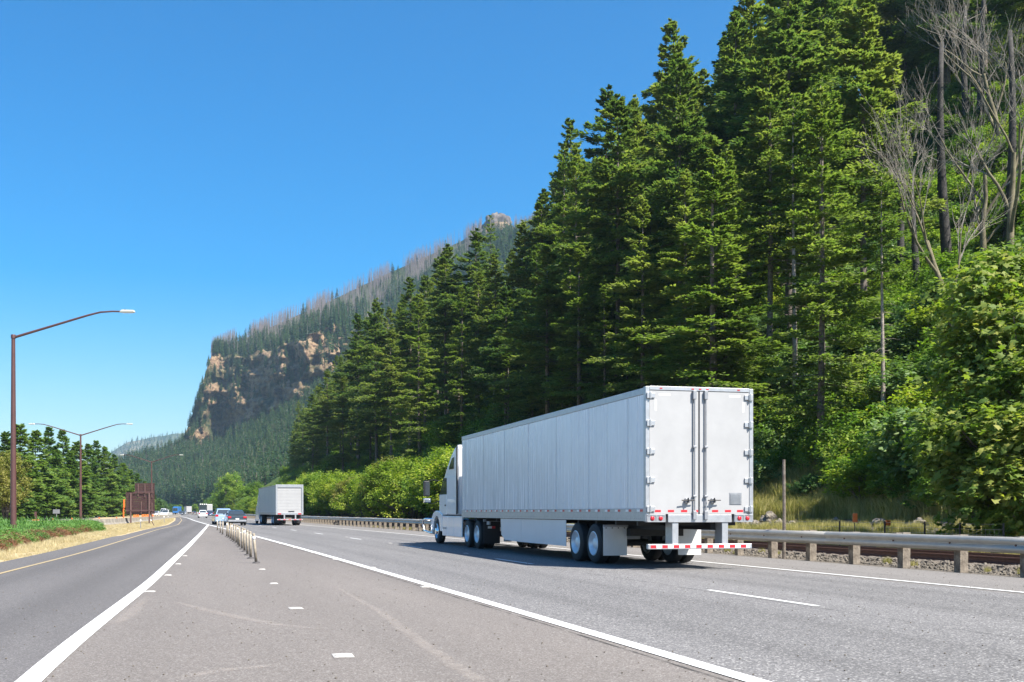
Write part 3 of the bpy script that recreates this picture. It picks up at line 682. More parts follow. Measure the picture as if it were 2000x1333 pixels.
# snags and trees on the far hill top line
hp = []
for _ in range(900):
    u = rng.uniform(215, 350); t_ = rng.uniform(.55, 1); vt = float(ip([(60,930),(215,884),(250,864),(300,854),(350,847),(420,840)], u))
    hp.append(tuple(P(u, 1002+(vt-1002)*t_, 3900+1300*t_)))
scatter('far_hill_trees', hp, SNG[:2]+FARC[:2], rng.uniform(.5, .9, len(hp)), label='faint trees along the crest of the distant blue hill')

# ------------------------------------------------------------------ near conifers on the right hillside
CON = []
spec = [(31,42,8.6,14,180,104,.80,'conif',.26),(32,42,7.6,16,180,96,.74,'conif',.22),(33,42,9.4,13,180,112,.84,'conif',.30),(34,42,6.8,8,190,88,.72,'conif_light',.2),(35,42,7.6,5,190,92,.74,'conif_light',.22),(36,42,8.6,18,160,104,.8,'conif',.26)]
for sd, H, R, bs, nb, ns, sz, mm, dr in spec:
    cm = conifer(sd, H, R, bs, nb, int(ns*1.5), sz*.76, M[mm], dr, .5, .17)
    tm = trunk_mesh(H*.97, .36, M['bark'], .25, 26, bs, sd)
    CON.append((cm, tm, H))
# leaner trees: long bare trunk, thin crown
for sd, bs, R in ((41,19,4.2),(42,16,4.6)):
    cm = conifer(sd, 36, R, bs, 100, 84, .54, M['conif_light'], .3, .5, .25)
    CON.append((cm, trunk_mesh(35, .27, M['bark'], .3, 40, bs, sd), 36))
M['bark_sunlit'] = mat('grey_lit_bark', (.12,.10,.085), .9, 0, 0, 3, .5, 9, col2=(.34,.29,.25))  # fir bark in paler colours, sunlight painted into the bare trunks
cm = conifer(45, 36, 5.0, 21, 90, 84, .54, M['conif_light'], .3, .5, .2)
CON.append((cm, trunk_mesh(35, .31, M['bark_sunlit'], .25, 46, 21, 45), 36))
def put_conifer(p, H, k, rz, label, group, wide=1.0):
    cm, tm, H0 = CON[k]; s = H/H0
    root = empty('fir_tree', p, rz, label=label, cat='fir tree', group=group)
    root.scale = (s*wide, s*wide, s)
    link('trunk', tm, root); link('crown', cm, root); return root
TOPS = [(590,775),(640,722),(680,640),(720,590),(760,560),(800,545),(845,500),(875,482),(905,520),(932,455),(955,500),(985,500),(1008,450),(1030,425),(1060,385),(1075,330),(1090,240),(1115,236),(1150,262),(1188,170),(1230,190),(1270,110),(1312,40),(1350,120),(1375,135),(1400,85),(1425,15),(1450,-60),(1500,-150),(2100,-400)]
def env(u): return float(ip(TOPS, u))
LAND = [(615,'at the far left end of the stand'),(660,'above the small box truck'),(705,'right of the small box truck'),(760,'above the hedge middle'),(810,'above the hedge near the cab'),(865,'just left of the truck cab'),(915,'above the truck cab'),(975,'above the trailer front end'),(1040,'above the trailer front third'),(1110,'above the trailer middle'),(1180,'above the trailer rear third'),(1255,'above the trailer left rear edge'),(1330,'above the left rear door'),(1400,'above the right rear door'),(1475,'above the trailer right edge'),(1560,'above the wooden pole'),(1640,'right of the wooden pole'),(1720,'above the boulder bank'),(1800,'beside the charred trunks'),(1880,'beside the mossy bare tree'),(9999,'above the big maple')]
KN = ['dark full fir','slender dark fir','broad dark fir','light narrow fir','light full fir','tall bare-stemmed fir','long-trunked thin fir','small-crowned thin fir']
def zone_label(u, L, k, H=36):
    return KN[k]+' '+next(n for e, n in LAND if u < e)+(', slope foot' if L < 42 else ', low slope' if L < 47 else ', mid slope' if L < 60 else ', high slope')+('' if 25 < H < 39 else ', short' if H <= 25 else ', very tall')
# silhouette trees first: pixel of the top, distance line L
sil = [(640,722,40,5),(700,615,42,0),(735,585,41,2),(800,545,42,1),(872,482,46,0),(932,448,50,5),(1022,432,52,2),(1060,375,52,0),(1112,236,58,1),(1188,170,60,5),(1240,200,64,0),(1312,40,62,2),(1372,140,66,1),(1462,-40,64,2),(1600,-160,66,0),
       (1255,385,38,3),(1420,290,40,4),(1600,175,38,4),(1050,480,44,1),(820,570,38,4),(900,560,40,4),(965,500,44,1),(610,770,38,0),(1150,330,50,1),(1340,170,55,0),(1540,-60,52,5),(1690,-20,52,2),(1500,120,46,1),(1180,540,37,4),(1420,60,66,0),(670,735,36,0),(765,640,36,5),(990,560,38,5),(1110,470,40,3)]
names = ['tallest', 'next']
placed = []; ncon = 0
def solve(u, L):                                     # a point at lateral distance L seen in column u
    k_ = (u-PU)/F; Z = 30.
    for _ in range(60):
        x, y = c2w(k_*Z, Z); e = x + float(curve(y)) - L; Z -= e/((k_*CT+ST) if (k_*CT+ST) > .02 else .02)*.7
        Z = max(Z, 12)
    x, y = c2w(k_*Z, Z); return x, y, Z
SILN = 0
for u, v, L, k in sil:
    x, y, Z = solve(u, L); g = hz(x, y); top = HC+(HV-v)/F*Z; H = top-g
    if H < 10 or y > 450: continue
    put_conifer((x, y, g), H, k, rnd.random()*6.28, zone_label(u, L, k, H), 'firs on the right hillside', 1.3 if H < 36 else 1.18); placed.append((x, y)); ncon += 1
tries = 0
while ncon < 172 and tries < 9000:
    tries += 1
    y = rnd.choice([rnd.uniform(25, 120), rnd.uniform(60, 430)]); L = 37.5+ (rnd.random()**1.25)*(75 if 60 < y < 235 else 34)
    if y > 100 and L < 42: continue
    x = L-float(curve(y)); u, v, Z = proj(x, y, 0)
    if Z < 20 or u > 2080 or u < 575: continue
    if u + 7.5*F/Z > 1740 and proj(x, y, hz(x, y))[1] > 120: continue       # the open burnt patch at the right
    if u + 4.5*F/Z > 1500 and L < 56: continue
    if min([math.hypot(x-a, y-b_) for a, b_ in placed]+[99]) < (7.0 if y > 110 else 5.6): continue
    g = hz(x, y); H = rnd.uniform(27, 43); top = HC+(HV-(env(u)+rnd.uniform(8, 60)))/F*Z
    if g+H > top: H = top-g
    if H < 17: continue
    k = rnd.choice([0,1,2,5,0,2,3,4,5,6,1])
    if L < 42: k = rnd.choice([3,4,6,5,7,4,1])
    if y > 110: k = rnd.choice([0,3,5,5,7,6,4,5,3])
    put_conifer((x, y, g), H, k, rnd.random()*6.28, zone_label(u, L, k, H), 'firs on the right hillside', rnd.uniform(1.0, 1.25)); placed.append((x, y)); ncon += 1
# the dark firs high above the bare trees, cut by the top of the picture
for _ in range(2500):
    if ncon >= 200: break
    y = rnd.uniform(60, 240); L = rnd.uniform(84, 160); x = L-float(curve(y)); g = hz(x, y); u, v, Z = proj(x, y, g)
    if not (1560 < u < 2120) or v > 340 or Z < 70: continue
    if min([math.hypot(x-a, y-b_) for a, b_ in placed]+[99]) < 5.0: continue
    k = rnd.choice([5,5,7]); H = rnd.uniform(36, 44); put_conifer((x, y, g), H, k, rnd.random()*6.28, KN[k]+' at the top edge, '+('over left bare tree' if u < 1800 else 'over middle bare tree' if u < 1930 else 'top right corner'), 'firs on the right hillside', 1.1); placed.append((x, y)); ncon += 1
for _ in range(4000):
    if ncon >= 240: break
    y = rnd.uniform(60, 240); L = rnd.uniform(95, 168); x = L-float(curve(y)); g = hz(x, y); u, v, Z = proj(x, y, g)
    if not (1690 < u < 2080) or v > 250 or Z < 70 or min([math.hypot(x-a, y-b_) for a, b_ in placed]+[99]) < 3.6: continue
    k = rnd.choice([0,2,1,4]); H = rnd.uniform(20, 32); put_conifer((x, y, g), H, k, rnd.random()*6.28, KN[k]+' on the upper slope '+('over left bare tree' if u < 1800 else 'over middle bare tree' if u < 1930 else 'top right corner'), 'firs on the right hillside', 1.35); placed.append((x, y)); ncon += 1
# smaller light firs along the foot of the slope
nsm = 0
for _ in range(4000):
    if nsm >= 34: break
    y = rnd.uniform(45, 115); L = rnd.uniform(36.5, 47); x = L-float(curve(y)); g = hz(x, y); u, v, Z = proj(x, y, g)
    if not (640 < u < 1400) or min([math.hypot(x-a, y-b_) for a, b_ in placed]+[99]) < 3.4 or 1530 < u < 1630: continue
    k = rnd.choice([3,4,4,3,0]); H = rnd.uniform(11, 24); put_conifer((x, y, g), H, k, rnd.random()*6.28, 'small '+zone_label(u, L, k, 30), 'firs on the right hillside', rnd.uniform(1.4, 1.9)); placed.append((x, y)); ncon += 1; nsm += 1
# the straight bare-stemmed firs just behind the bank: (column, row of the foot, top row, kind, label)
for u, vb, vt, k, lab in [(1432,770,300,8,'fir with straight grey trunk rising just above the trailer rear doors'),(1553,838,190,8,'leftmost of three bare grey trunks right of the trailer'),(1606,825,150,8,'middle one of three bare grey trunks right of the trailer'),(1725,890,330,8,'thick bare grey trunk nearest the wire fence'),(958,700,420,7,'thin fir with a long bare trunk above the truck cab'),(1080,770,520,7,'thin trunked fir above the front of the trailer'),(1215,800,520,6,'thin trunked fir above the middle of the trailer')]:
    p = hit(u, vb); Z = proj(*p)[2]; top = HC+(HV-vt)/F*Z
    put_conifer((p.x, p.y, p.z), top-p.z, k, rnd.random()*6.28, lab, None, 1.1)
# charred trunks
CH = [trunk_mesh(34, .42, M['charred'], .5, 22, 30, 60+i, .35) for i in range(3)]
for i, (u, vb, vt, sidew, lab) in enumerate([(1748,590,330,1,'charred black trunk left of the bare grey tree'),(1789,640,400,.9,'black trunk just left of the mossy bare tree'),(1853,560,80,1.1,'tallest charred trunk behind the bare grey tree'),(1893,265,20,1.2,'upper charred trunk in the bright green gap'),(1918,270,-30,1.1,'charred trunk in the upper right corner'),(1828,480,230,.8,'slim charred trunk in the bare tree twigs'),(1962,520,60,1,'charred trunk near the right edge among bare twigs'),(1438,690,420,1,'black trunk between the firs above the trailer doors')]):
    p = hit(u, vb); Z = proj(*p)[2]; H = HC+(HV-vt)/F*Z-p.z
    o = link('charred_trunk', CH[i % 3]); o.location = p; o.scale = (sidew, sidew, H/34); o.rotation_euler = (0, 0, i)
    tag(o, lab, 'dead tree')

# ------------------------------------------------------------------ bare trees
def bare_tree(seed, H, r0, spread, depth, lean=(0,0), mtr=None, fork=4):
    r = random.Random(seed); main = MB(); twig = MB()
    def grow(p, d, l, rad, lev):
        pts = [p]; rs = [rad]; n = 5; q = p.copy(); dd = d.copy()
        for i in range(n):
            dd = (dd + Vector((r.uniform(-1,1), r.uniform(-1,1), r.uniform(-.3,.75)))*.16).normalized(); q = q + dd*(l/n); pts.append(q.copy()); rs.append(rad*(1-.55*(i+1)/n))
        (main if lev < 2 else twig).tube(pts, rs, 6 if lev < 2 else (4 if lev < 3 else 3), False)
        if lev >= depth: return
        for _ in range(fork + (1 if lev == 2 else 0)):
            f = r.uniform(.35, 1); k_ = min(int(f*n), n-1); pp = pts[k_].lerp(pts[k_+1], f*n-k_)
            ax = Vector((r.uniform(-1,1), r.uniform(-1,1), r.uniform(-.25,.6))).normalized(); nd = (dd*1.05 + ax*spread).normalized()
            grow(pp, nd, l*r.uniform(.5, .78), max(.016, rs[k_]*r.uniform(.42, .66)), lev+1)
    grow(Vector((0,0,-.6)), Vector((lean[0], lean[1], 1)).normalized(), H*.42, r0, 0)
    return main.mesh('trunk', mtr or M['moss'], True), twig.mesh('twigs', M['deadwood'])
cx, cy = c2w(1, 0)
for i, (u, vb, vt, seed, sp, ln, lab) in enumerate([(1880,690,150,5,.62,-.3,'bare grey tree with mossy forked trunk fanning over the slope'),(1915,560,60,11,.7,.1,'bare twiggy tree behind the mossy forked one'),(1985,560,-40,14,.75,-.05,'bare twiggy tree cut by the right picture edge'),(1975,330,-120,17,.8,-.2,'pale bare tree in the upper right corner')]):
    p = hit(u, vb, 30); Z = proj(*p)[2]; H = HC+(HV-vt)/F*Z-p.z
    tm, wm = bare_tree(seed, 22, .30, sp, 4, (ln*cx, ln*cy))
    root = empty('bare_tree', p, 0, label=lab, cat='dead tree'); sc_ = H/22*1.12; root.scale = (sc_,)*3
    link('trunk', tm, root); link('twigs', wm, root)
# a few small dead saplings among the near firs
TM = [bare_tree(90+i, 12, .09, .6, 3) for i in range(2)]
for i, (u, vb, vt, lab) in enumerate([(765,800,560,'leafless grey sapling left of the truck cab among the firs'),(930,790,560,'leafless grey tree just above the truck cab'),(1050,760,600,'leafless grey tree above the front of the trailer')]):
    p = hit(u, vb, 30); Z = proj(*p)[2]; H = HC+(HV-vt)/F*Z-p.z
    root = empty('bare_tree', p, i, label=lab, cat='dead tree'); root.scale = (H/12,)*3
    link('trunk', TM[i % 2][0], root); link('twigs', TM[i % 2][1], root)

# ------------------------------------------------------------------ broadleaf: hedge row behind the guardrail
def lobes_for(seed, R, H, n=7, low=.25):
    r = random.Random(seed); out = []
    for i in range(n):
        a = 6.28*i/n + r.uniform(-.4, .4); q = r.uniform(.25, .7)*R
        out.append((math.cos(a)*q, math.sin(a)*q, H*r.uniform(low, .72), R*r.uniform(.45, .65), R*r.uniform(.45, .65), H*r.uniform(.24, .36)))
    out.append((0, 0, H*.72, R*.55, R*.55, H*.27)); return out
HED = []
for i, mm in enumerate(['leafy_y','leaf','leafy_y','leaf','leaf_olive','leaf_b']):
    lb = lobes_for(200+i, 3.4, 7, 8); HED.append((leafcrown(300+i, lb, 360, 34, .27, M[mm], 'diamond', .8), limbs_mesh(lb, .16, M['bark'], seed=i)))
def put_broad(p, H, k, rz, name='broadleaf_tree', label=None, cat='tree', group=None, wide=1.):
    root = empty(name, p, rz, label=label, cat=cat, group=group); s = H/7; root.scale = (s*wide, s*wide, s)
    link('trunk', HED[k][1], root); link('crown', HED[k][0], root); return root
y = 66; i = 0
while y < 330:
    L = 23.5+rnd.uniform(-1.0, 2.0); x = L-float(curve(y)); u, v, Z = proj(x, y, 0)
    vt = float(ip([(430,975),(560,960),(590,930),(640,920),(700,925),(760,895),(820,880),(860,868),(900,870),(1000,860)], u)) + rnd.uniform(-6, 14)
    H = HC+(HV-vt)/F*Z-.3
    lab = ('tree in the hedge row ' + ('beside the truck cab' if u > 780 else 'between the trucks' if u > 600 else 'behind the box truck'))
    k = rnd.choice([0,2,2,0,1,4,0]) if u > 620 else rnd.choice([1,5,3,2])
    lab = {0:'yellow green ',1:'mid green ',2:'bright yellow green ',3:'rich green ',4:'olive tinged ',5:'bluish green '}[k]+lab
    put_broad((x, y, .1), min(max(H, 4), 9), k, rnd.random()*6, label=lab, group='broadleaf trees behind the guardrail', wide=rnd.uniform(1.0, 1.25)); y += rnd.uniform(3.2, 5.0) if y < 160 else rnd.uniform(5, 8)
    if i % 2 == 0:
        x2 = x+rnd.uniform(3.5, 6); put_broad((x2, y, .5), min(max(H, 4), 9)*rnd.uniform(.85, 1.05), rnd.choice([1,3,0]), rnd.random()*6, label='deeper green tree in the second hedge rank '+lab.split('hedge row ')[1], group='broadleaf trees behind the guardrail', wide=1.2)
    i += 1
nb_ = 0; bp_ = []
for _ in range(3000):
    if nb_ >= 46: break
    y = rnd.uniform(85, 340); L = rnd.uniform(33, 50); x = L-float(curve(y)); u, v, Z = proj(x, y, 0)
    if min([math.hypot(x-a, y-b_) for a, b_ in bp_]+[99]) < 5.5 or not (585 < u < 1100): continue
    k = rnd.choice([0,1,2,3,5,2]); put_broad((x, y, hz(x, y)-.2), rnd.uniform(4.5, 8.5), k, rnd.random()*6, label=['yellow green ','mid green ','bright yellow green ','rich green ','olive ','bluish green '][k]+'tree on the lower slope '+('above the box truck' if u < 660 else 'above the hedge' if u < 870 else 'above the trailer'), group='broadleaf trees on the lower slope', wide=1.2); bp_.append((x, y)); nb_ += 1
# broadleaf trees far down the road under the forest
for i, (u, vt, Z, k) in enumerate([(452,925,420,1),(470,950,400,2),(430,960,470,1),(497,940,330,3),(480,965,330,0),(520,955,290,1),(418,968,520,5),(405,975,560,1),(545,945,270,1),(313,975,520,5),(336,985,500,5),(352,986,620,1),(323,984,560,1),(380,985,700,1),(560,960,240,2),(508,970,260,0)]):
    x, y = c2w((u-PU)/F*Z, Z); H = HC+(HV-vt)/F*Z
    put_broad((x, y, 0), H, k, i, label='light tree far down the road '+('beside the small box truck' if u > 460 else 'right of the far vehicles' if u > 395 else 'left of the far vehicles'), group='broadleaf trees far down the road', wide=1.0 if H < 20 else .8)

# ------------------------------------------------------------------ undergrowth on the slope
UG = []
for i, mm in enumerate(['leaf','leafy_y','leaf_b','leaf','leafy_y','leaf_b']):
    lb = lobes_for(400+i, 1.5, 2.3, 5, .2); UG.append(leafcrown(420+i, lb, 120, 22, .175, M[mm], 'diamond', .4))
pts = []; sc = []; ix = []
while len(pts) < 10500:
    y = 18+rnd.random()**1.3*410; L = 34.5+rnd.random()**1.2*(130 if y < 250 else 40); x = L-float(curve(y)); u, v, Z = proj(x, y, 0)
    if Z < 25 or u > 2150 or u < 560: continue
    if 1465 < u < 1650 and L < 37.5: continue
    q = mnoise.noise(Vector((x*.05, y*.05, 0)))
    if q < -.28 and rnd.random() < .6: continue
    pts.append((x, y, hz(x, y)-.1)); sc.append(rnd.uniform(.6, 1.5)*(1.35 if y > 120 else 1.08)); 
    ix.append(rnd.choice([2,5,0,3]) if q < .05 else rnd.choice([1,4,0,3]))
scatter('undergrowth', pts, UG, sc, idx=ix, label='bright green leafy undergrowth covering the steep slope')
# single shrubs that read on their own above the gravel at the right
BS = []
for i, mm in enumerate(['leaf_b','leaf','leafy_y']):
    lb = lobes_for(500+i, 2.2, 3.4, 7, .25); BS.append((leafcrown(520+i, lb, 300, 22, .2, M[mm], 'hex', .5), limbs_mesh(lb, .06, M['bark'], seed=50+i)))
for u, v, vt, k, lab in [(1500,900,800,0,'bluish green maple shrub touching the trailer right edge'),(1560,905,850,1,'leafy shrub left of the pole behind the trailer'),(1630,880,820,0,'leafy shrub above the dry grass bank'),(1690,1000,905,2,'bright yellow green shrub at the foot of the bank'),(1760,985,900,1,'dark green shrub right of the bright one'),(1810,960,800,0,'shrub between the thick bare trunk and the big maple'),(1660,820,720,0,'shrub by the foot of the thick bare trunk'),(1800,830,700,0,'bluish shrub high on the slope left of the maple'),(1575,760,680,1,'shrub between the bare grey trunks'),(1500,790,700,1,'shrub on the slope above the trailer top corner'),(1590,985,930,0,'small leafy shrub in the dry grass right of the pole'),(1750,760,650,0,'shrub cluster beneath the charred trunks'),(1840,1010,930,1,'low green shrub under the big maple'),(1860,700,590,2,'yellow green shrub at the foot of the mossy tree')]:
    p = hit(u, v, 25); Z = proj(*p)[2]; H = max(1.2, HC+(HV-vt)/F*Z-p.z); s = H/3.4
    root = empty('shrub', p, rnd.random()*6, label=lab, cat='shrub'); root.scale = (s*1.25, s*1.25, s); link('stems', BS[k][1], root); link('crown', BS[k][0], root)

# big maple at the right edge
mx_, my_, mz_ = P(1985, 1040, 33); base_m = Vector((mx_, my_, hz(mx_, my_)))
ml = []; r_ = random.Random(3)
def lob(u, v, Z, r): q = P(u, v, Z)-base_m; return (q.x, q.y, q.z, r, r, r*.85)
for u, v, Z, r in [(1905,600,34,1.3),(1960,575,35,1.5),(2030,600,34,1.6),(1930,680,33.5,1.4),(2000,690,32.5,1.6),(1905,770,33,1.3),(1975,790,32,1.6),(2050,780,31,1.6),(1870,860,32,1.1),(1930,880,31,1.4),(2010,890,30,1.5),(1885,950,31.5,1.1),(1950,970,30.5,1.3),(2030,990,29.5,1.4),(1900,1010,31,.8),(1985,1060,29.8,.75),(1850,900,32.5,.7)]: ml.append(lob(u, v, Z, r))
root = empty('maple_tree', base_m, 0, label='big broad leaved maple cut by the right picture edge behind the guardrail', cat='maple tree')
link('crown', leafcrown(77, ml, 950, 22, .25, M['maple'], 'maple', .75, .15, (.5, 1.0)), root)
link('trunk', limbs_mesh(ml, .17, M['bark'], seed=9), root)

# ------------------------------------------------------------------ trees at the left
LC = []
for i in range(4):
    cm = conifer(70+i, 22, 4.9+.3*i, .8, 210, 74, .82, M['conif_left'], .15, .3, .05); LC.append((cm, trunk_mesh(21, .25, M['bark'], .1, 0, 1, 70+i)))
lf = [(-40,830,150),(12,845,150),(40,828,165),(70,842,175),(95,836,185),(122,842,215),(150,862,205),(172,868,225),(188,862,260),(205,874,255),(222,888,262),(240,905,280),(255,918,300),(268,925,310),(282,940,330),(292,955,350),(20,880,135),(60,885,170),(112,880,190),(138,885,200),(165,905,215),(215,915,270),(-70,840,150),(-110,830,140),(-150,850,140),(232,925,290),(85,900,190)]
lf += [(302,966,400),(312,974,450),(322,980,520)]
for i, (u, vt, Z) in enumerate(lf):
    x, y = c2w((u-PU)/F*Z, Z); H = HC+(HV-vt)/F*Z; cm, tm = LC[i % 4]; s = H/22
    root = empty('spruce_tree', (x, y, -.1), i*1.3, label=('spruce left of the nearest lamp post' if u < 23 else 'spruce between the nearest and the second lamp post' if u < 158 else 'spruce between the second lamp post and the brown sign' if u < 245 else 'low spruce behind the brown sign')+(', taller' if vt < 870 else ''), cat='spruce tree', group='spruces along the left side of the road')
    w_ = 1.25 if H > 15 else 1.5
    root.scale = (s*w_, s*w_, s); link('trunk', tm, root); link('crown', cm, root)
x, y = c2w((10-PU)/F*125, 125)
put_broad((x, y, 0), 8.2, 4, .4, label='olive green broadleaf tree behind the nearest lamp post', wide=.9)
x, y = c2w((-30-PU)/F*120, 120)
put_broad((x, y, 0), 8, 4, 2.4, label='olive green broadleaf tree at the left picture edge', wide=.9)
# dark undergrowth beneath the spruces
pts = []
for _ in range(520):
    u = rnd.uniform(-150, 330); Z = float(ip([(-150,135),(0,145),(100,195),(200,245),(330,480)], u))+rnd.uniform(0, 30); x, y = c2w((u-PU)/F*Z, Z); pts.append((x, y, -.1))
scatter('roadside_undergrowth', pts, [UG[2], UG[0]], rng.uniform(.5, 1.1, len(pts)), label='low dark scrub under the spruces')

# ------------------------------------------------------------------ verge: dry grass, junipers, bank grass
DG = [grass_tuft(i, 90, .28, .35, M['drygrass'], .008) for i in range(3)]
pts = []; sc = []
while len(pts) < 9000:
    s = 12+rnd.random()**1.6*230; x = yl(s)-1.35-rnd.random()**1.5*(14 if s < 120 else 9)
    if x < yl(s)-1.2: pts.append((x, s, float(h_ground(x+curve(s), s))-.0)); sc.append(rnd.uniform(.4, 1.0)*(.5 if x > yl(s)-2.2 else 1))
scatter('dry_grass', pts, DG, sc, label='straw coloured dry grass on the left verge')
JN = []
for i, mm in enumerate(['juniper','juniper','brownjun']):
    JN.append(leafcrown(600+i, [(0,0,.1,.8,.8,.4),(.4,.2,.15,.5,.5,.35),(-.4,-.2,.1,.6,.5,.3)], 150, 12, .15, M[mm], 'needle', .4, .25))
near = [(-90,1088),(-20,1078),(45,1064),(95,1053),(140,1045),(180,1038)]
pts = []; sc = []; ix = []
for _ in range(2200):
    t_ = rnd.random()*5; i = int(t_); f = t_-i; a = near[i]; b_ = near[min(i+1, 5)]
    e = G(a[0]+(b_[0]-a[0])*f, a[1]+(b_[1]-a[1])*f); d = rnd.random()
    wdt = (17 if t_ < 3.3 else max(2, 17-(t_-3.3)*10)); q = e + Vector((-CT, ST, 0))*0 + Vector((-.35, .94, 0))*d*wdt
    pts.append((q.x, q.y, -.05)); sc.append(rnd.uniform(.6, 1.0)*(.75+.4*min(1, d*3)))
    ix.append(2 if (d < .16 and rnd.random() < .85) or rnd.random() < .04 else rnd.choice([0,1]))
pts = np.array(pts); ix = np.array(ix); sc = np.array(sc)
scatter('juniper_groundcover', pts[ix < 2], JN[:2], sc[ix < 2], label='low green juniper ground cover beside the ramp')
scatter('brown_groundcover', pts[ix == 2], JN[2:], sc[ix == 2]*.85, label='brown dying edge of the juniper ground cover')
BG = [grass_tuft(30+i, 130, .85, .5, M['mixgrass'], .011, .6) for i in range(3)]
pts = []; sc = []
while len(pts) < 2600:
    y = rnd.uniform(14, 110); L = rnd.uniform(32.5, 39); x = L-float(curve(y)); u, v, Z = proj(x, y, 0)
    if 1300 < u < 2150: pts.append((x, y, hz(x, y)-.05)); sc.append(rnd.uniform(.5, 1.35))
for _ in range(1900):
    y = rnd.uniform(14, 70); L = rnd.choice([rnd.uniform(20.9, 24.8), rnd.uniform(20.9, 24.8), rnd.uniform(24.5, 33)]); x = L-float(curve(y)); pts.append((x, y, hz(x, y)-.03)); sc.append(rnd.uniform(.2, .55))
scatter('bank_grass', pts, BG, sc, label='tall mixed green and dry grass on the bank')
pts = []; sc = []
for _ in range(70):
    y = rnd.uniform(14, 90); L = rnd.uniform(17.0, 18.2); x = L-float(curve(y)); pts.append((x, y, 0)); sc.append(rnd.uniform(.1, .3))
scatter('ballast_weeds', pts, BG, sc, label='sparse weeds in the ballast by the guardrail')

# ------------------------------------------------------------------ ballast and railway
ROCKS = []
for i in range(4):
    bm = bmesh.new(); bmesh.ops.create_icosphere(bm, subdivisions=1, radius=1)
    r_ = random.Random(i)
    for vv in bm.verts: vv.co = Vector((vv.co.x*r_.uniform(.7,1.2), vv.co.y*r_.uniform(.7,1.2), vv.co.z*r_.uniform(.5,.85)))
    me = bpy.data.meshes.new('stone'); bm.to_mesh(me); bm.free(); me.materials.append(M['rockm']); ROCKS.append(me)
n = 26000; yy = 13+rng.random(n)**1.5*75; LL = rng.uniform(17.15, 22.5, n); xx = LL-curve(yy)
zz = h_ground(LL, yy)+rng.uniform(0, .05, n)
scatter('ballast', np.stack([xx, yy, zz], 1), ROCKS, rng.uniform(.025, .065, n), tilt=rng.random(n)*3, label='loose pale ballast stones along the rusty track')
n = 2600; yy = 6.5+rng.random(n)**1.6*30; xx = rng.uniform(-3, 16.4, n)
scatter('road_grit', np.stack([xx, yy, np.full(n, .012)], 1), ROCKS, rng.uniform(.003, .011, n), label='loose grit and small stones scattered on the asphalt')
tr = empty('railway_track', (18.6, 15, 0), 0, label='rusty railway track running along behind the guardrail', cat='railway track')
ssr = list(np.arange(-5, 130, 4.0))+list(np.arange(130, 320, 15.))
for L in (18.75, 20.2):  # the two rails
    b = MB(); prof = [(-.07,.0),(.07,.0),(.07,.02),(.012,.04),(.012,.12),(.037,.13),(.037,.165),(-.037,.165),(-.037,.13),(-.012,.12),(-.012,.04),(-.07,.02)]
    vs = []; fs = []; m_ = len(prof)
    for s in ssr:
        for px_, pz_ in prof: vs.append((L-float(curve(s))+px_-18.6, s-15, pz_+.09))
    for i in range(len(ssr)-1):
        for k in range(m_): fs.append((i*m_+k, i*m_+(k+1) % m_, (i+1)*m_+(k+1) % m_, (i+1)*m_+k))
    b.add(vs, fs); b.build('rail', M['rust'], tr)
slp = MB().box(-1.3, 1.3, -.12, .12, -.1, .085).mesh('sleeper', M['polewood'])
for k in range(150):
    s = 12+k*.62; o = link('sleeper', slp, tr); o.location = (19.47-float(curve(s))-18.6, s-15, 0)

# ------------------------------------------------------------------ guardrail at the right
GR = 17.0
gr = empty('guardrail', (GR, 20, 0), 0, label='long galvanised guardrail on wooden posts right of the road', cat='guardrail')
def wbeam(name, L, s0, s1, zc, m, parent, org, side=-1, step=1.0):
    prof = [(0,.155),(.02,.15),(.075,.10),(.08,.07),(.02,.02),(.01,0),(.02,-.02),(.08,-.07),(.075,-.10),(.02,-.15),(0,-.155)]
    ss = list(np.arange(s0, s1-.01, step))+[s1]; vs = []; fs = []; n = len(prof)
    for s in ss:
        for a, z in prof: vs.append((L-float(curve(s))+side*a-org[0], s-org[1], zc+z))
    for i in range(len(ss)-1):
        for k in range(n-1): fs.append((i*n+k, i*n+k+1, (i+1)*n+k+1, (i+1)*n+k))
    me = np_mesh(name, vs, fs, m, False); o = link(name, me, parent)
    md = o.modifiers.new('thick', 'SOLIDIFY'); md.thickness = .012; return o
for k in range(46):
    s0 = 9.9+k*7.62; z_ = .62 + (.004 if k % 2 else 0); wbeam('beam', GR-.26+(.006 if k % 2 else 0), s0, s0+7.75, z_, M['steel'], gr, (GR, 20), -1, 1.9)
pm = MB().box(-.10, .10, -.10, .10, -.3, .80).mesh('post', M['wood']); bk = MB().box(-.26, -.105, -.075, .075, .46, .79).mesh('spacer_block', M['wood'])
bt = MB(); 
for dz in (0,): bt.lathe([(.0,-.045),(.022,-.04),(.022,-.02)], (0,0,0), 'x', 8)
btm = bt.mesh('bolt', M['rust'])
for k in range(170):
    s = 11.0+k*1.905; x = GR-float(curve(s))
    o = link('post', pm, gr); o.location = (x-GR, s-20, rnd.uniform(-.02, .02)); o.rotation_euler = (rnd.uniform(-.012,.012), rnd.uniform(-.015,.015), 0)
    if k < 60: q = link('spacer_block', bk, o)
    if k < 14: q = link('bolt', btm, gr); q.location = (x-GR-.26, s-20, .62)

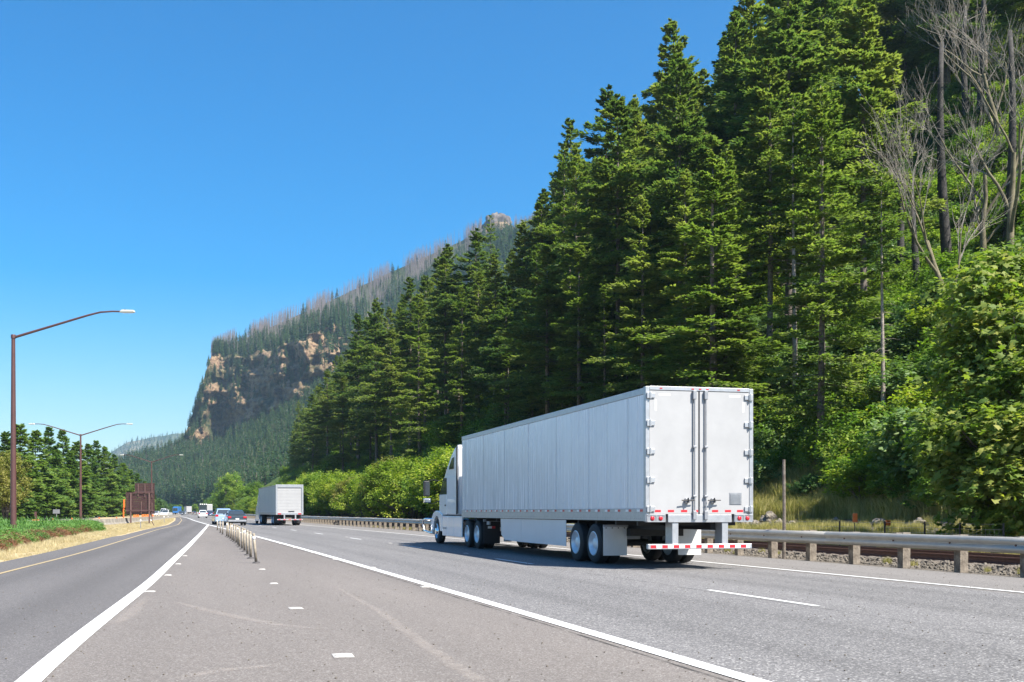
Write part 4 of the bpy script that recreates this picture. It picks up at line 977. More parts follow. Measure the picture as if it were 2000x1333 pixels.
# ------------------------------------------------------------------ behind the track: concrete blocks, rocks, pole, wire fence
blk = MB().box(-.75, .75, -.25, .25, 0, .42).mesh('block', M['concrete'])
for i, (u, v, rz, sc_, lab) in enumerate([(1562,1036,.5,(.5,1,.8),'weathered concrete block left of the round rock by the pole'),(1580,1037,.2,(.55,1,.7),'flat concrete slab on the gravel just right of the pole'),(1648,1038,.2,(.32,.8,.9),'small square concrete block on the gravel between the rocks'),(1748,1040,.3,(.3,.9,.8),'small concrete block in front of the wire fence'),(1870,1043,.25,(.35,.9,.7),'concrete block under the maple behind the guardrail')]):
    p = G(u, v, .3); o = link('concrete_block', blk); o.location = (p.x, p.y, hz(p.x, p.y)-.02); o.scale = sc_; o.rotation_euler = (0, 0, rz)
    md = o.modifiers.new('b', 'BEVEL'); md.width = .03; tag(o, lab, 'concrete block', 'concrete blocks behind the track')
def rock(seed, name, loc, s, lab):
    bm = bmesh.new(); bmesh.ops.create_icosphere(bm, subdivisions=3, radius=1)
    for vv in bm.verts:
        q = mnoise.fractal(vv.co*1.3+Vector((seed,0,0)), .8, 2.2, 4); vv.co = vv.co*(1+.4*q)
    me = bpy.data.meshes.new(name); bm.to_mesh(me); bm.free(); me.materials.append(M['rockm'])
    o = link(name, me); o.location = loc; o.scale = s; tag(o, lab, 'rock', 'rocks lining the gravel behind the track')
for i, (u, v, s, lab) in enumerate([(1452,1036,(.35,.3,.34),'dark rock touching the trailer corner behind the guardrail'),(1474,1037,(.25,.25,.22),'small low rock second from the trailer corner'),(1503,1034,(.45,.35,.36),'largest rounded rock left of the pole'),(1521,1037,(.22,.25,.26),'pointed rock between the rounded rock and the pole'),(1547,1038,(.25,.25,.2),'small rock just right of the pole'),(1607,1036,(.36,.3,.36),'pointed pale rock in the middle of the gravel'),(1632,1038,(.2,.2,.16),'tiny rock beside the square block'),(1719,1041,(.34,.3,.22),'dark flat rock by the orange tagged fence post'),(1795,1043,(.3,.3,.2),'low rock right of the fence posts')]):
    p = G(u, v, .35); rock(i*3.7, 'rock', (p.x, p.y, hz(p.x, p.y)+.08), s, lab)
p = hit(1637, 945, 25); rock(40, 'rock', (p.x, p.y, p.z+.2), (.9,.6,.35), 'pale boulder lying on the bank above the dry grass')
p = P(1531, 1040, 30.5); g_ = hz(p.x, p.y)
o = MB().tube([(0,0,-.3),(0.01,0,1.6),(0,0,3.45)], [.05,.045,.04], 10).build('pole', M['polewood'], None, True); o.location = (p.x, p.y, g_); H_ = HC+(HV-898)/F*30.5-g_; o.scale = (1,1,H_/3.45)
tag(o, 'slim weathered wooden pole standing just right of the trailer', 'pole')
o = MB().tube([(0,0,-.3),(0,0,3.6)], [.06,.05], 8).build('pole', M['charred'], None, True); p = hit(1649, 925, 25); o.location = p; o.scale = (1,1,.9)
tag(o, 'thin dark pole on the slope among the shrubs above the boulder', 'pole')
fe = empty('wire_fence', (0,0,0), 0, label='low wire mesh fence with black steel posts below the maple', cat='fence')
fp = [(1560,1030,.55),(1640,1036,.5),(1728,1040,.5),(1806,1042,.5),(1875,1046,.5),(1960,1052,.5)]
pp = []
for i, (u, v, z) in enumerate(fp):
    Z = 37-i*1.6; q = P(u, v, Z); g_ = hz(q.x, q.y); pp.append(Vector((q.x, q.y, g_)))
    if i >= 1: MB().tube([(q.x,q.y,g_-.2),(q.x,q.y,g_+.98)], .028, 6).build('post', M['black'], fe)
wires = MB()
for a, b_ in zip(pp[:-1], pp[1:]):
    for z in (.08,.22,.36,.5,.65,.8,.95): wires.tube([a+Vector((0,0,z)), (a+b_)/2+Vector((0,0,z-.01)), b_+Vector((0,0,z))], .0035, 3, False)
    nn = int((b_-a).length/.16)
    for k in range(nn): q = a.lerp(b_, k/nn); wires.tube([q+Vector((0,0,.08)), q+Vector((0,0,.8))], .0025, 3, False)
wires.build('wire_mesh', M['steel'], fe)
q = pp[2]; tg = box('orange_tag', M['orange'], fe, q.x+.03, q.x+.19, q.y-.03, q.y+.0, q.z+.85, q.z+1.02)
q = P(1670, 1003, 38); o = MB().box(-.09,.09,-.02,.02,-.16,.16).build('orange_marker', M['orange'], bevel=.01); o.location = (q.x, q.y, hz(q.x,q.y)+.75)
st_ = MB().tube([(0,0,-.9),(0,0,.1)], .015, 5).build('stake', M['black'], o); st_.location = (0, .03, 0)
tag(o, 'small orange marker on a stake in front of the dark shrub', 'marker')

# ------------------------------------------------------------------ gore posts and markers
tb = MB().tube([(0,0,.03),(0,0,.36),(0,0,.72)], .037, 12).mesh('tube', M['post'], True)
cap = MB().lathe([(0,.03),(.03,.028),(.04,.01),(.04,-.02)], (0,0,.725), 'z', 12).mesh('cap', M['post'], True)
bs = MB().lathe([(0,.035),(.05,.035),(.1,.015),(.105,0)], (0,0,0), 'z', 14).mesh('base', M['postbase'], True)
band = MB().tube([(0,0,.60),(0,0,.68)], .0385, 12).mesh('reflective_band', M['refl'], True)
gp = [(500.4,1101),(489.7,1091.7),(483.3,1085.3),(477.6,1078.2),(472.6,1073.9),(467.6,1069.6),(465,1066),(461.2,1062),(457,1059.4),(453.7,1056.8),(449.8,1054),(446.3,1051),(442.7,1049),(434.9,1044.7),(430.6,1041.8),(424.9,1036.1)]
ordn = ['nearest','second nearest','third nearest','fourth nearest','fifth nearest','sixth nearest','seventh nearest','eighth nearest','eighth farthest','seventh farthest','sixth farthest','fifth farthest','fourth farthest','third farthest','second farthest','farthest']
for i, (u, v) in enumerate(gp):
    p = G(u, v); root = empty('delineator_post', (p.x, p.y, .012), rnd.random()*3, label=ordn[i]+' tan tubular post of the row on the gore', cat='delineator post', group='tubular posts along the gore')
    root.rotation_euler = (rnd.uniform(-.04,.04), rnd.uniform(-.05,.05)+(-.05 if i in (0,1,2) else 0), rnd.random()*.4)
    for mm, nm in ((tb,'tube'),(cap,'cap'),(bs,'base')): link(nm, mm, root)
    if i % 3 == 0: link('reflective_band', band, root)
mk = MB(); mk.add([(-.075,-.11,0),(.075,-.11,0),(.075,.11,0),(-.075,.11,0),(-.05,-.08,.014),(.05,-.08,.014),(.05,.08,.014),(-.05,.08,.014)], [(4,5,6,7),(0,1,5,4),(1,2,6,5),(2,3,7,6),(3,0,4,7)])
M['marker'] = mat('worn_ceramic', (.26,.24,.22), .7, 0, .2, 25, col2=(.50,.48,.45))
mkm = mk.mesh('marker', M['marker'])
for u, v, lab in [(670,1283,'nearest white pavement marker on the gore'),(578,1190,'second nearest white pavement marker on the gore'),(535,1141.5,'third white pavement marker on the gore'),(512,1113.5,'white pavement marker just below the nearest tube post'),(292,1157,'worn pavement marker beside the white gore line'),(328,1125,'second worn pavement marker beside the white gore line'),(348,1103,'third worn pavement marker beside the white gore line'),(361,1087,'fourth worn pavement marker beside the white gore line'),(830,1148,'white marker beside the left edge line, nearest of its row'),(727,1110,'second white marker along the left edge line'),(655,1094,'third white marker along the left edge line'),(612,1081,'fourth white marker along the left edge line'),(576,1071,'fifth white marker along the left edge line'),(548,1063,'sixth white marker along the left edge line'),(910,1082,'white marker in the truck shadow between lane dashes'),(762,1062,'white marker between lane dashes left of the truck'),(677,1050,'white marker between the far lane dashes'),(615,1042,'farthest white marker between lane dashes')]:
    p = G(u, v); o = link('pavement_marker', mkm); o.location = (p.x, p.y, .0108); o.rotation_euler = (0, 0, rnd.uniform(-.1,.1))
    if v > 1150: o.scale = (1.25, 1.2, .6)
    tag(o, lab, 'pavement marker', 'raised pavement markers')

# ------------------------------------------------------------------ lamp posts
def lamp_post(p, H, arms, label, reach=5.4, rot=0):
    root = empty('street_lamp', p, rot, label=label, cat='street lamp', group='brown curved arm lamp posts')
    MB().tube([(0,0,-.3),(0,0,H*.5),(0,0,H)], [.15,.12,.085], 14).build('pole', M['brown'], root, True)
    MB().lathe([(0,.02),(.10,.02),(.11,-.02),(.11,-.16),(.09,-.16)], (0,0,H), 'z', 14).build('cap', M['brown'], root, True)
    MB().box(-.2,.2,-.2,.2,-.35,.05).build('base_plate', M['brown'], root, bevel=.02)
    for a in arms:
        pts = [(0,0,H-.12),(a*.25*reach,0,H+.30),(a*.5*reach,0,H+.72),(a*.62*reach,0,H+.92),(a*.72*reach,0,H+1.06),(a*.82*reach,0,H+1.10),(a*.9*reach,0,H+1.09)]
        ar = MB().tube(pts, [.062,.055,.05,.046,.042,.038,.036], 10).build('arm', M['brown'], root, True)
        x0, x1 = a*.88*reach, a*1.01*reach
        hd = MB(); hd.prism([(min(x0,x1),H+1.05),(max(x0,x1),H+1.05),(x1-a*.05,H+1.15),(x0+a*.1,H+1.17)] if a > 0 else [(x1,H+1.05),(x0,H+1.05),(x0+a*.1,H+1.17),(x1-a*.05,H+1.15)], -.11, .11, 'y')
        h_ = hd.build('lamp_head', M['lamp'], ar, bevel=.03); MB().tube([(x0+a*.25,0,H+1.16),(x0+a*.25,0,H+1.21)], .03, 8).build('photocell', M['black'], h_)
        MB().box(min(x0,x1)+.15, max(x0,x1)-.1, -.08, .08, H+1.03, H+1.048).build('lens', M['refl'], h_)
lamp_post(G(26, 1055), 9.5, (1,), 'nearest single arm brown street lamp at the left picture edge', 5.6, -TH)
p = P(157.5, 1024, 112); lamp_post((p.x, p.y, 0), 9.45, (1,-1), 'second brown street lamp with two arms in front of the spruces', 5.45, -TH)
p = P(296, 1014, 176); lamp_post((p.x, p.y, 0), 9.6, (1,-1), 'farthest street lamp with two arms behind the brown sign', 5.2, -TH)

# ------------------------------------------------------------------ brown sign seen from behind
ZS = 112.; sp = P(273, 1023, ZS); sg = empty('road_sign', (sp.x, sp.y, 0), -TH, label='large brown road sign seen from behind on steel posts', cat='road sign')
def su(u): return (u-273)/F*ZS
def svv(v): return HC+(HV-v)/F*ZS
kx = svv(962)-svv(1004.5); npl = 12
for i in range(npl):
    z1 = svv(962)-kx*i/npl; box('panel', M['signbrown'], sg, su(245.5), su(302), .0, .03+.012*(i % 2), z1-kx/npl+.012, z1)
kx = svv(944.3)-svv(961.3)
for i in range(5):
    z1 = svv(944.3)-kx*i/5; box('panel', M['signbrown'], sg, su(263.5), su(302), .0, .03+.012*(i % 2), z1-kx/5+.012, z1)
M['signpost'] = mat('brown_sign_post', (.12,.07,.065), .6, .1, .15, 4)
for u, v0, v1 in ((255.8,963,1024),(292,963,1024)): box('post', M['signpost'], sg, su(u)-.07, su(u)+.07, -.14, -.001, svv(v1)-.2, svv(v0))
for u, v0, v1 in ((270,945,970),(283.3,945,972),(297,945,972),(276,980,1004),(297,982,1018)): box('upright', M['signpost'], sg, su(u)-.04, su(u)+.04, -.09, -.002, svv(v1), svv(v0))
for v in (961.6, 997): box('cross_bar', M['signpost'], sg, su(246 if v > 980 else 262), su(302), -.175, -.141, svv(v)-.03, svv(v)+.03)
o_ = P(242.5, 1012, 118); og = empty('orange_sign', (o_.x, o_.y, 0), 1.36, label='narrow orange construction sign edge on, left of the brown sign', cat='road sign')
box('panel', M['orange'], og, -.28, .28, -.02, .02, 1.75, 2.65, bevel=.02); box('post', M['orange'], og, -.055, .055, .022, .12, 0, 1.9)
for z in (.7, 1.1, 1.5): box('bracket', M['orange'], og, -.09, .09, -.03, .02, z, z+.1)
# small roadside posts
for u, v0, v1, c, lab, tl in [(274.7,1014,1032,'dkalu','thin grey marker post in the dry grass below the brown sign',0),(321,1008,1021,'dkalu','thin grey marker post on the verge right of the brown sign',.05),(328.5,1008,1016,'dkalu','farthest thin marker post where the verge narrows',0),(227.5,1013,1021,'dkalu','short marker post in front of the concrete barrier',0),(301,1013,1027,'brown','leaning brown stake right of the brown sign',.5)]:
    p = G(u, v1); Z = proj(*p)[2]; h_ = (v1-v0)/F*Z
    root = empty('marker_post', (p.x, p.y, 0), -TH, label=lab, cat='marker post'); root.rotation_euler = (0, -tl, -TH)
    MB().box(-.03,.03,-.02,.02,-.2,h_).build('post', M[c], root); MB().box(-.045,.045,-.035,-.021,h_*.75,h_*.97).build('reflector', M['refl'], root)
p = P(69.5, 1014, 105); root = empty('marker_post', (p.x, p.y, .3), -TH, label='brown steel post at the end of the concrete barrier', cat='marker post')
MB().box(-.1,.1,-.08,.08,-.3,1.0).build('post', M['brown'], root); MB().box(-.3,.3,-.14,.14,.1,.22).build('reflector', M['orange'], root)
p = P(110, 1012, 140); root = empty('road_sign', (p.x, p.y, 0), -TH, label='small grey sign seen from behind under the spruces', cat='road sign')
MB().box(-.45,.45,0,.03,1.05,1.6).build('panel', M['dkalu'], root); MB().box(-.04,.04,.031,.1,0,1.5).build('post', M['dkalu'], root)

# ------------------------------------------------------------------ concrete barrier in the median, orange reflectors
bar = [P(60,1017,80),P(120,1015.5,88),P(225,1013,104),P(300,1009,150),P(345,1005.5,250),P(352,1004,330)]
bar = [Vector((q.x, q.y, 0)) for q in bar]
br_ = empty('concrete_barrier', bar[0], 0, label='long weathered concrete barrier between the ramp verge and the opposite road', cat='barrier')
jp = [(-.3,-.15),(.3,-.15),(.3,.08),(.17,.26),(.09,.64),(-.09,.64),(-.17,.26),(-.3,.08)]
cum = [0]
for a, b_ in zip(bar[:-1], bar[1:]): cum.append(cum[-1]+(b_-a).length)
def along(d):
    for i in range(len(bar)-1):
        if d <= cum[i+1] or i == len(bar)-2: return bar[i].lerp(bar[i+1], (d-cum[i])/(cum[i+1]-cum[i]))
sgm = MB().prism(jp, 0.02, 3.78, 'y').mesh('segment', M['concrete'])
d = 0; 
while d < cum[-1]-3.8:
    a = along(d); b_ = along(d+3.8); o = link('segment', sgm, br_); o.location = a-bar[0]; o.rotation_euler = (0, 0, math.atan2(-(b_-a).x, (b_-a).y)); d += 3.8
def rf(): 
    b = MB(); b.prism([(-.14,0),(.14,0),(.11,.30),(-.11,.30)], -.10, .10, 'y'); return b.mesh('orange_block', M['orange'])
rfm = rf(); i = 0
for u in [104,141,194,228,262,266,270,278,281,285,288.5,291,297,299]:
    # point of the barrier in this column
    best = min((abs(proj(*along(t_))[0]-u), t_) for t_ in np.linspace(0, cum[-1], 900)); q = along(best[1]); o = link('barrier_reflector', rfm); o.location = (q.x, q.y, .642)
    sz = 1.0 if u > 255 else .6; o.scale = (.7*sz, .7*sz, 1.0*sz if u > 255 else .45)
    md = o.modifiers.new('b', 'BEVEL'); md.width = .02
    tag(o, ('orange block on top of the concrete barrier behind the brown sign' if u > 255 else 'small orange block on the concrete barrier in front of the spruces'), 'barrier marker', 'orange blocks on top of the barrier' if u > 255 else 'small orange blocks on the barrier'); i += 1
lg = empty('guardrail', (-14, 60, 0), 0, label='short grey guardrail behind the junipers at the left picture edge', cat='guardrail')
a, b_ = P(-140, 1023, 66), P(64, 1021, 80); a.z = b_.z = 0
N_g = 6
for i in range(N_g+1): q = a.lerp(b_, i/N_g); o = link('post', pm, lg); o.location = q-Vector((-14,60,.14))
V = []
prof = [(0,.155),(.075,.10),(.02,.02),(.01,0),(.02,-.02),(.075,-.10),(0,-.155)]; dd = (b_-a).normalized(); nn = Vector((dd.y, -dd.x, 0))
for q in (a, b_):
    for o_, z_ in prof: w_ = q+nn*(.12+o_)-Vector((-14,60,0)); V.append((w_.x, w_.y, .48+z_))
link('beam', np_mesh('beam', V, [(k, k+1, k+8, k+7) for k in range(6)], M['steel']), lg)

# ------------------------------------------------------------------ wheels
def wheel(name, x0, x1, y, parent, r=.5, outer=-1, rimc='rim', rr=.62, hubdeep=.07, z=None):
    """tyre between x0 and x1 with the rim on the outer side (-1 = left)"""
    z = r if z is None else z
    w_ = x1-x0; ty = MB().lathe([(r*rr,0),(r*.80,-.004),(r*.93,.015),(r*.985,.035),(r,.06),(r,w_-.06),(r*.985,w_-.035),(r*.93,w_-.015),(r*.8,w_+.004),(r*rr,w_)], (x0,y,z), 'x', 36)
    wh = empty(name, (0,0,0)); wh.parent = parent
    t_ = ty.build('tyre', M['tyre'], wh, True)
    xo = x0 if outer < 0 else x1; sg_ = 1 if outer < 0 else -1
    rm = MB().lathe([(r*rr+.004,0.004*sg_),(r*rr-.02,-.012*sg_),(r*rr-.035,.02*sg_),(r*rr-.05,hubdeep*sg_),(r*rr*.72,(hubdeep+.05)*sg_),(r*.3,(hubdeep+.03)*sg_),(r*.27,(hubdeep-.03)*sg_),(r*.16,(hubdeep-.05)*sg_),(0,(hubdeep-.05)*sg_)], (xo,y,z), 'x', 36)
    rm.build('rim', M[rimc], wh, True)
    return wh

# ------------------------------------------------------------------ the semi truck
TX, TY = 10.06, 22.09
T = empty('semi_truck', (TX, TY, .012), 0, label='long white semi truck trailer with white sleeper cab in the right lane, seen from behind', cat='truck')
W_, LEN, ZB_, ZT_ = 2.6, 16.12, 1.08, 4.08
seams = [0.08]+[.98+1.22*i for i in range(12)]+[15.62, LEN-.06]
M['panel'] = mat('trailer_side_panel', (.68,.705,.75), .16, 0, .05, .9, .006, 2, spec=.5)
def rivet_mat(base):
    t = base.node_tree; b = t.nodes['Principled BSDF']; tc = t.nodes.new('ShaderNodeTexCoord'); sp_ = t.nodes.new('ShaderNodeSeparateXYZ'); t.links.new(tc.outputs['Object'], sp_.inputs[0])
    def mth(op, a, b2=None, b3=None):
        q = t.nodes.new('ShaderNodeMath'); q.operation = op
        for i, x in enumerate((a, b2, b3)):
            if x is None: continue
            if isinstance(x, (int, float)): q.inputs[i].default_value = x
            else: t.links.new(x, q.inputs[i])
        return q.outputs[0]
    y = mth('SUBTRACT', mth('FRACT', mth('DIVIDE', sp_.outputs[1], .305)), .5); z = mth('SUBTRACT', mth('FRACT', mth('DIVIDE', sp_.outputs[2], .055)), .5)
    d = mth('SQRT', mth('ADD', mth('POWER', mth('MULTIPLY', y, .305), 2), mth('POWER', mth('MULTIPLY', z, .055), 2)))
    dot = mth('LESS_THAN', d, .0115)
    mx = t.nodes.new('ShaderNodeMix'); mx.data_type = 'RGBA'; t.links.new(dot, mx.inputs[0])
    src = b.inputs['Base Color'].links[0].from_socket
    # streaky grime that runs down from the roof
    mp = t.nodes.new('ShaderNodeMapping'); mp.inputs['Scale'].default_value = (1, 7, .35); t.links.new(tc.outputs['Object'], mp.inputs['Vector'])
    n = t.nodes.new('ShaderNodeTexNoise'); n.inputs['Scale'].default_value = 1.2; n.inputs['Detail'].default_value = 6; t.links.new(mp.outputs[0], n.inputs['Vector'])
    mr = t.nodes.new('ShaderNodeMapRange'); mr.inputs[1].default_value = .35; mr.inputs[2].default_value = .7; mr.inputs[3].default_value = .95; mr.inputs[4].default_value = 1.03; t.links.new(n.outputs['Fac'], mr.inputs[0])
    sc_ = t.nodes.new('ShaderNodeVectorMath'); sc_.operation = 'SCALE'; t.links.new(src, sc_.inputs[0]); t.links.new(mr.outputs[0], sc_.inputs['Scale'])
    t.links.new(sc_.outputs[0], mx.inputs[6]); mx.inputs[7].default_value = (.42,.44,.48,1); t.links.new(mx.outputs[2], b.inputs['Base Color'])
    rr_ = t.nodes.new('ShaderNodeMapRange'); rr_.inputs[1].default_value = .3; rr_.inputs[2].default_value = .7; rr_.inputs[3].default_value = .12; rr_.inputs[4].default_value = .34; t.links.new(n.outputs['Fac'], rr_.inputs[0]); t.links.new(rr_.outputs[0], b.inputs['Roughness'])
rivet_mat(M['panel'])
for i in range(len(seams)-1):
    off = .004 if i % 2 else 0
    box('side_panel', M['panel'], T, -off, .03, seams[i]+.009, seams[i+1]-.009, 1.37, 3.93)
    box('side_panel', M['panel'], T, W_-.03, W_+off, seams[i]+.009, seams[i+1]-.009, 1.37, 3.93)
box('inner_body', M['chassis'], T, .031, W_-.031, .1, LEN-.05, 1.12, 4.02)
box('roof', M['white'], T, .0, W_, .07, LEN-.05, 4.022, 4.06)
for x0, x1 in ((-.014, .06), (W_-.06, W_+.014)):
    box('top_rail', M['alu'], T, x0, x1, .09, LEN-.01, 3.935, ZT_, bevel=.01)
    br = box('bottom_rail', M['alu'], T, x0, x1, .09, LEN-.01, 1.09, 1.365, bevel=.006)
    MB().box(x0-.006, x0+.02, .09, LEN-.01, 1.20, 1.222).box(x0-.006, x0+.02, .09, LEN-.01, 1.09, 1.11).build('rail_lip', M['alu'], br) if x0 < 0 else None
    if x0 < 0:
        rv = MB()
        for k in range(150):
            for z in (1.15, 1.275): yv = .16+k*.106; rv.box(x0-.005, x0, yv-.007, yv+.007, z-.007, z+.007)
        rv.build('rivet', M['dkalu'], br)
        tapr = MB().box(-.002, 0, -.075, .075, -.026, .026).mesh('red_tape', M['red']); tapw = MB().box(-.002, 0, -.08, .08, -.026, .026).mesh('white_tape', M['refl'])
        ys = [.28+.63*k for k in range(26)]
        for yv in ys:
            if yv > LEN-.2: break
            o = link('red_tape', tapr, br); o.location = (x0-.0005, yv-.07, 1.325); o = link('white_tape', tapw, br); o.location = (x0-.0005, yv+.09, 1.325)
box('front_wall', M['white'], T, 0, W_, LEN-.045, LEN, 1.1, 4.07, bevel=.01)
# rear frame
rf_ = empty('rear_frame', (0,0,0)); rf_.parent = T
box('corner_post', M['alu'], rf_, -.02, .075, -.03, .085, 1.08, 4.10, bevel=.008); box('corner_post', M['alu'], rf_, W_-.075, W_+.02, -.03, .085, 1.08, 4.10, bevel=.008)
box('header', M['alu'], rf_, .077, W_-.077, -.03, .085, 4.022, 4.11, bevel=.006)
box('sill', M['alu'], rf_, .52, W_-.52, -.035, .085, 1.06, 1.235, bevel=.006)
mkr = MB()
for x in (.35, 1.12, 1.3, 1.48, 2.25): MB().box(x-.03, x+.03, -.036, -.03, 4.05, 4.075).build('marker_light', M['redlamp'], rf_)
for x0 in (.0, 2.14):
    lb_ = box('light_box', M['dkalu'], rf_, x0+.0, x0+.46, -.045, .06, 1.065, 1.24, bevel=.006)
    MB().box(x0+.02, x0+.44, -.055, -.046, 1.215, 1.235).box(x0+.02, x0+.44, -.055, -.046, 1.07, 1.085).box(x0+.225, x0+.245, -.055, -.046, 1.085, 1.215).build('light_frame', M['alu'], lb_)
    for dx in ((.135, .335) if x0 < 1 else (.125, .325)):
        MB().lathe([(0,-.02),(.03,-.018),(.048,-.008),(.052,0),(.052,.01)], (x0+dx, -.047, 1.15), 'y', 20).build('tail_light', M['redlamp'], lb_, True)
# doors
for sd in (0, 1):
    x0, x1 = (.079, 1.262) if sd == 0 else (1.298, W_-.079)
    D = empty('rear_door', (0,0,0)); D.parent = T
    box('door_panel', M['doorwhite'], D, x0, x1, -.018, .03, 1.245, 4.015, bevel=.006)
    xr = 1.15 if sd == 0 else 1.43
    MB().tube([(xr,-.06,1.14),(xr,-.06,4.03)], .017, 10).build('lock_rod', M['dkalu'], D, True)
    for z, hh in ((3.93,.2),(2.76,.05),(1.65,.05),(1.22,.2)):
        box('rod_guide', M['dkalu'], D, xr-.042, xr+.042, -.085, -.019, z-hh/2, z+hh/2, bevel=.01)
    hx = (xr-.34, xr-.02) if sd == 0 else (xr+.02, xr+.34)
    MB().tube([(hx[0],-.12,1.555),(hx[1],-.10,1.56)], .013, 8).tube([(sum(hx)/2,-.12,1.61),(sum(hx)/2,-.11,1.50)], .016, 8).build('handle', M['black'], D, True)
    MB().box(sum(hx)/2-.05, sum(hx)/2+.05, -.10, -.019, 1.50, 1.60).build('handle_bracket', M['dkalu'], D, bevel=.01)
    for z in (3.90, 3.28, 2.65, 2.01, 1.36):
        if sd == 0: MB().box(.0,.20,-.05,-.019,z-.055,z+.055).box(.0,.11,-.068,-.05,z-.07,z+.07).tube([(.075,-.07,z-.08),(.075,-.07,z+.08)], .018, 8).build('hinge', M['alu'], D, bevel=.006)
        else: MB().box(W_-.20,W_,-.05,-.019,z-.055,z+.055).box(W_-.11,W_,-.068,-.05,z-.07,z+.07).tube([(W_-.075,-.07,z-.08),(W_-.075,-.07,z+.08)], .018, 8).build('hinge', M['alu'], D, bevel=.006)
    for xa in ((.20,.52,.84) if sd == 0 else (1.60,1.92,2.22)):
        box('red_tape', M['red'], D, xa, xa+.15, -.0205, -.0185, 1.29, 1.34)
    M['grtape'] = M.get('grtape') or mat('grey_faded_tape', (.60,.60,.60), .6)
    xs = (.30,.58) if sd == 0 else (W_-.58,W_-.30)
    box('faded_tape', M['grtape'], D, xs[0], xs[1], -.0205, -.0185, 3.90, 3.945); xs = (.205,.25) if sd == 0 else (W_-.25,W_-.205)
    box('faded_tape', M['grtape'], D, xs[0], xs[1], -.0205, -.0185, 3.56, 3.80)
    if sd == 1:
        vn = empty('vent', (0,0,0)); vn.parent = T
        box('vent_frame', M['dkalu'], vn, 2.03, 2.33, -.026, -.0188, 1.46, 1.73)
        for k in range(9): box('slat', M['alu'], vn, 2.05, 2.31, -.036, -.0265, 1.48+k*.026, 1.492+k*.026)
MB().box(1.264,1.296,-.012,.03,1.25,4.01).build('door_seal', M['black'], T)
box('red_tape', M['red'], T, 1.20, 1.255, -.0205, -.0185, 1.29, 1.34); 
# chassis, bumper guard
for x in (.75, 1.73): box('chassis_rail', M['chassis'], T, x, x+.12, .3, 6.2, .88, 1.07)
box('slider', M['chassis'], T, .6, 2.0, 2.2, 5.4, .70, .88)
for yv in (3.13, 4.37): MB().tube([(.3,yv,.5),(2.3,yv,.5)], .07, 10).build('axle', M['chassis'], T, True)
for k in range(12): box('cross_member', M['chassis'], T, .08, 2.52, .6+k*1.25, .68+k*1.25, .98, 1.075)
ug = empty('underride_guard', (0,0,0)); ug.parent = T
bb = box('guard_bar', M['alu'], ug, .03, 2.57, -.06, .045, .46, .575, bevel=.01)
for k in range(9):
    x = .09+k*.275; box('red_tape', M['red'], bb, x, x+.135, -.0625, -.0605, .485, .55)
    if k < 9: box('white_tape', M['refl'], bb, x+.137, min(x+.27, 2.52), -.0625, -.0605, .485, .55)
for x in (.63, 1.85): box('guard_upright', M['alu'], ug, x, x+.15, -.015, .34, .577, 1.058, bevel=.008)
for x0 in (-.01, 1.98):
    fl = box('mud_flap', M['white'], T, x0, x0+.62, 2.44, 2.455, .22, .93); fl.rotation_euler = (0, 0, 0)
    box('flap_bracket', M['dkalu'], T, x0-.02 if x0 > 1 else .0, x0+.66, 2.456, 2.50, .90, .98)
    bm_ = MB()
    for k in range(4): bm_.lathe([(0,-.012),(.014,-.01),(.016,0)], (x0+.07+k*.16, 2.44, .9), 'y', 8)
    bm_.build('bolt', M['black'], fl)
for yv in (3.13, 4.37):
    wheel('wheel', .0, .275, yv, T); wheel('wheel', .31, .585, yv, T, outer=1); wheel('wheel', W_-.275, W_, yv, T, outer=1); wheel('wheel', W_-.585, W_-.31, yv, T)
# side skirts
for x in (.02, W_-.035):
    for (y0, y1) in ((5.15,7.05),(7.06,9.05)): box('skirt_panel', M['trailer'], T, x, x+.015, y0, y1, .37, 1.075)
    MB().prism([(9.06,.37),(10.75,.39),(11.15,.55),(11.25,1.075),(9.06,1.075)], x, x+.015, 'x').build('skirt_panel', M['trailer'], T)
# landing gear
for x in (.45, 2.0):
    lg_ = MB().box(x,x+.14,12.0,12.14,.38,1.08).box(x-.04,x+.18,11.96,12.18,.30,.39).build('landing_leg', M['dkalu'], T, bevel=.01)
    MB().tube([(x+.07,12.05,.5),(x+.07,11.4,1.07)], .035, 6).tube([(x+.07,12.1,.55),(x+.07,12.6,1.07)], .035, 6).build('brace', M['dkalu'], lg_)
box('reflector_plate', M['dkalu'], T, .08, .13, 12.75, 13.1, .85, .97)
# --- tractor
for x0 in (.0, 1.98):
    box('mud_flap', M['black'], T, x0+.02, x0+.6, 13.22, 13.24, .2, .95)
    hg = box('flap_hanger', M['dkalu'], T, x0+.0, x0+.62, 13.19, 13.25, .955, 1.04)
fl = box('flap_reflector', M['refl'], T, .16, .42, 13.205, 13.218, .72, .80); box('flap_reflector', M['red'], T, .30, .42, 13.19, 13.204, .72, .80)
for yv in (14.13, 15.46):
    wheel('wheel', .02, .29, yv, T, .5); wheel('wheel', .32, .59, yv, T, .5, outer=1); wheel('wheel', W_-.29, W_-.02, yv, T, .5, outer=1); wheel('wheel', W_-.59, W_-.32, yv, T, .5)
    MB().tube([(.3,yv,.5),(2.3,yv,.5)], .09, 10).build('axle', M['chassis'], T, True)
wheel('wheel', .05, .34, 20.35, T, .5, rimc='chrome', hubdeep=-.02); wheel('wheel', W_-.34, W_-.05, 20.35, T, .5, outer=1, rimc='chrome', hubdeep=-.02)
for x in (.85, 1.63): box('frame_rail', M['chassis'], T, x, x+.12, 13.0, 21.2, .75, 1.0)
box('fifth_wheel', M['chassis'], T, .7, 1.9, 14.0, 15.4, 1.0, 1.075)
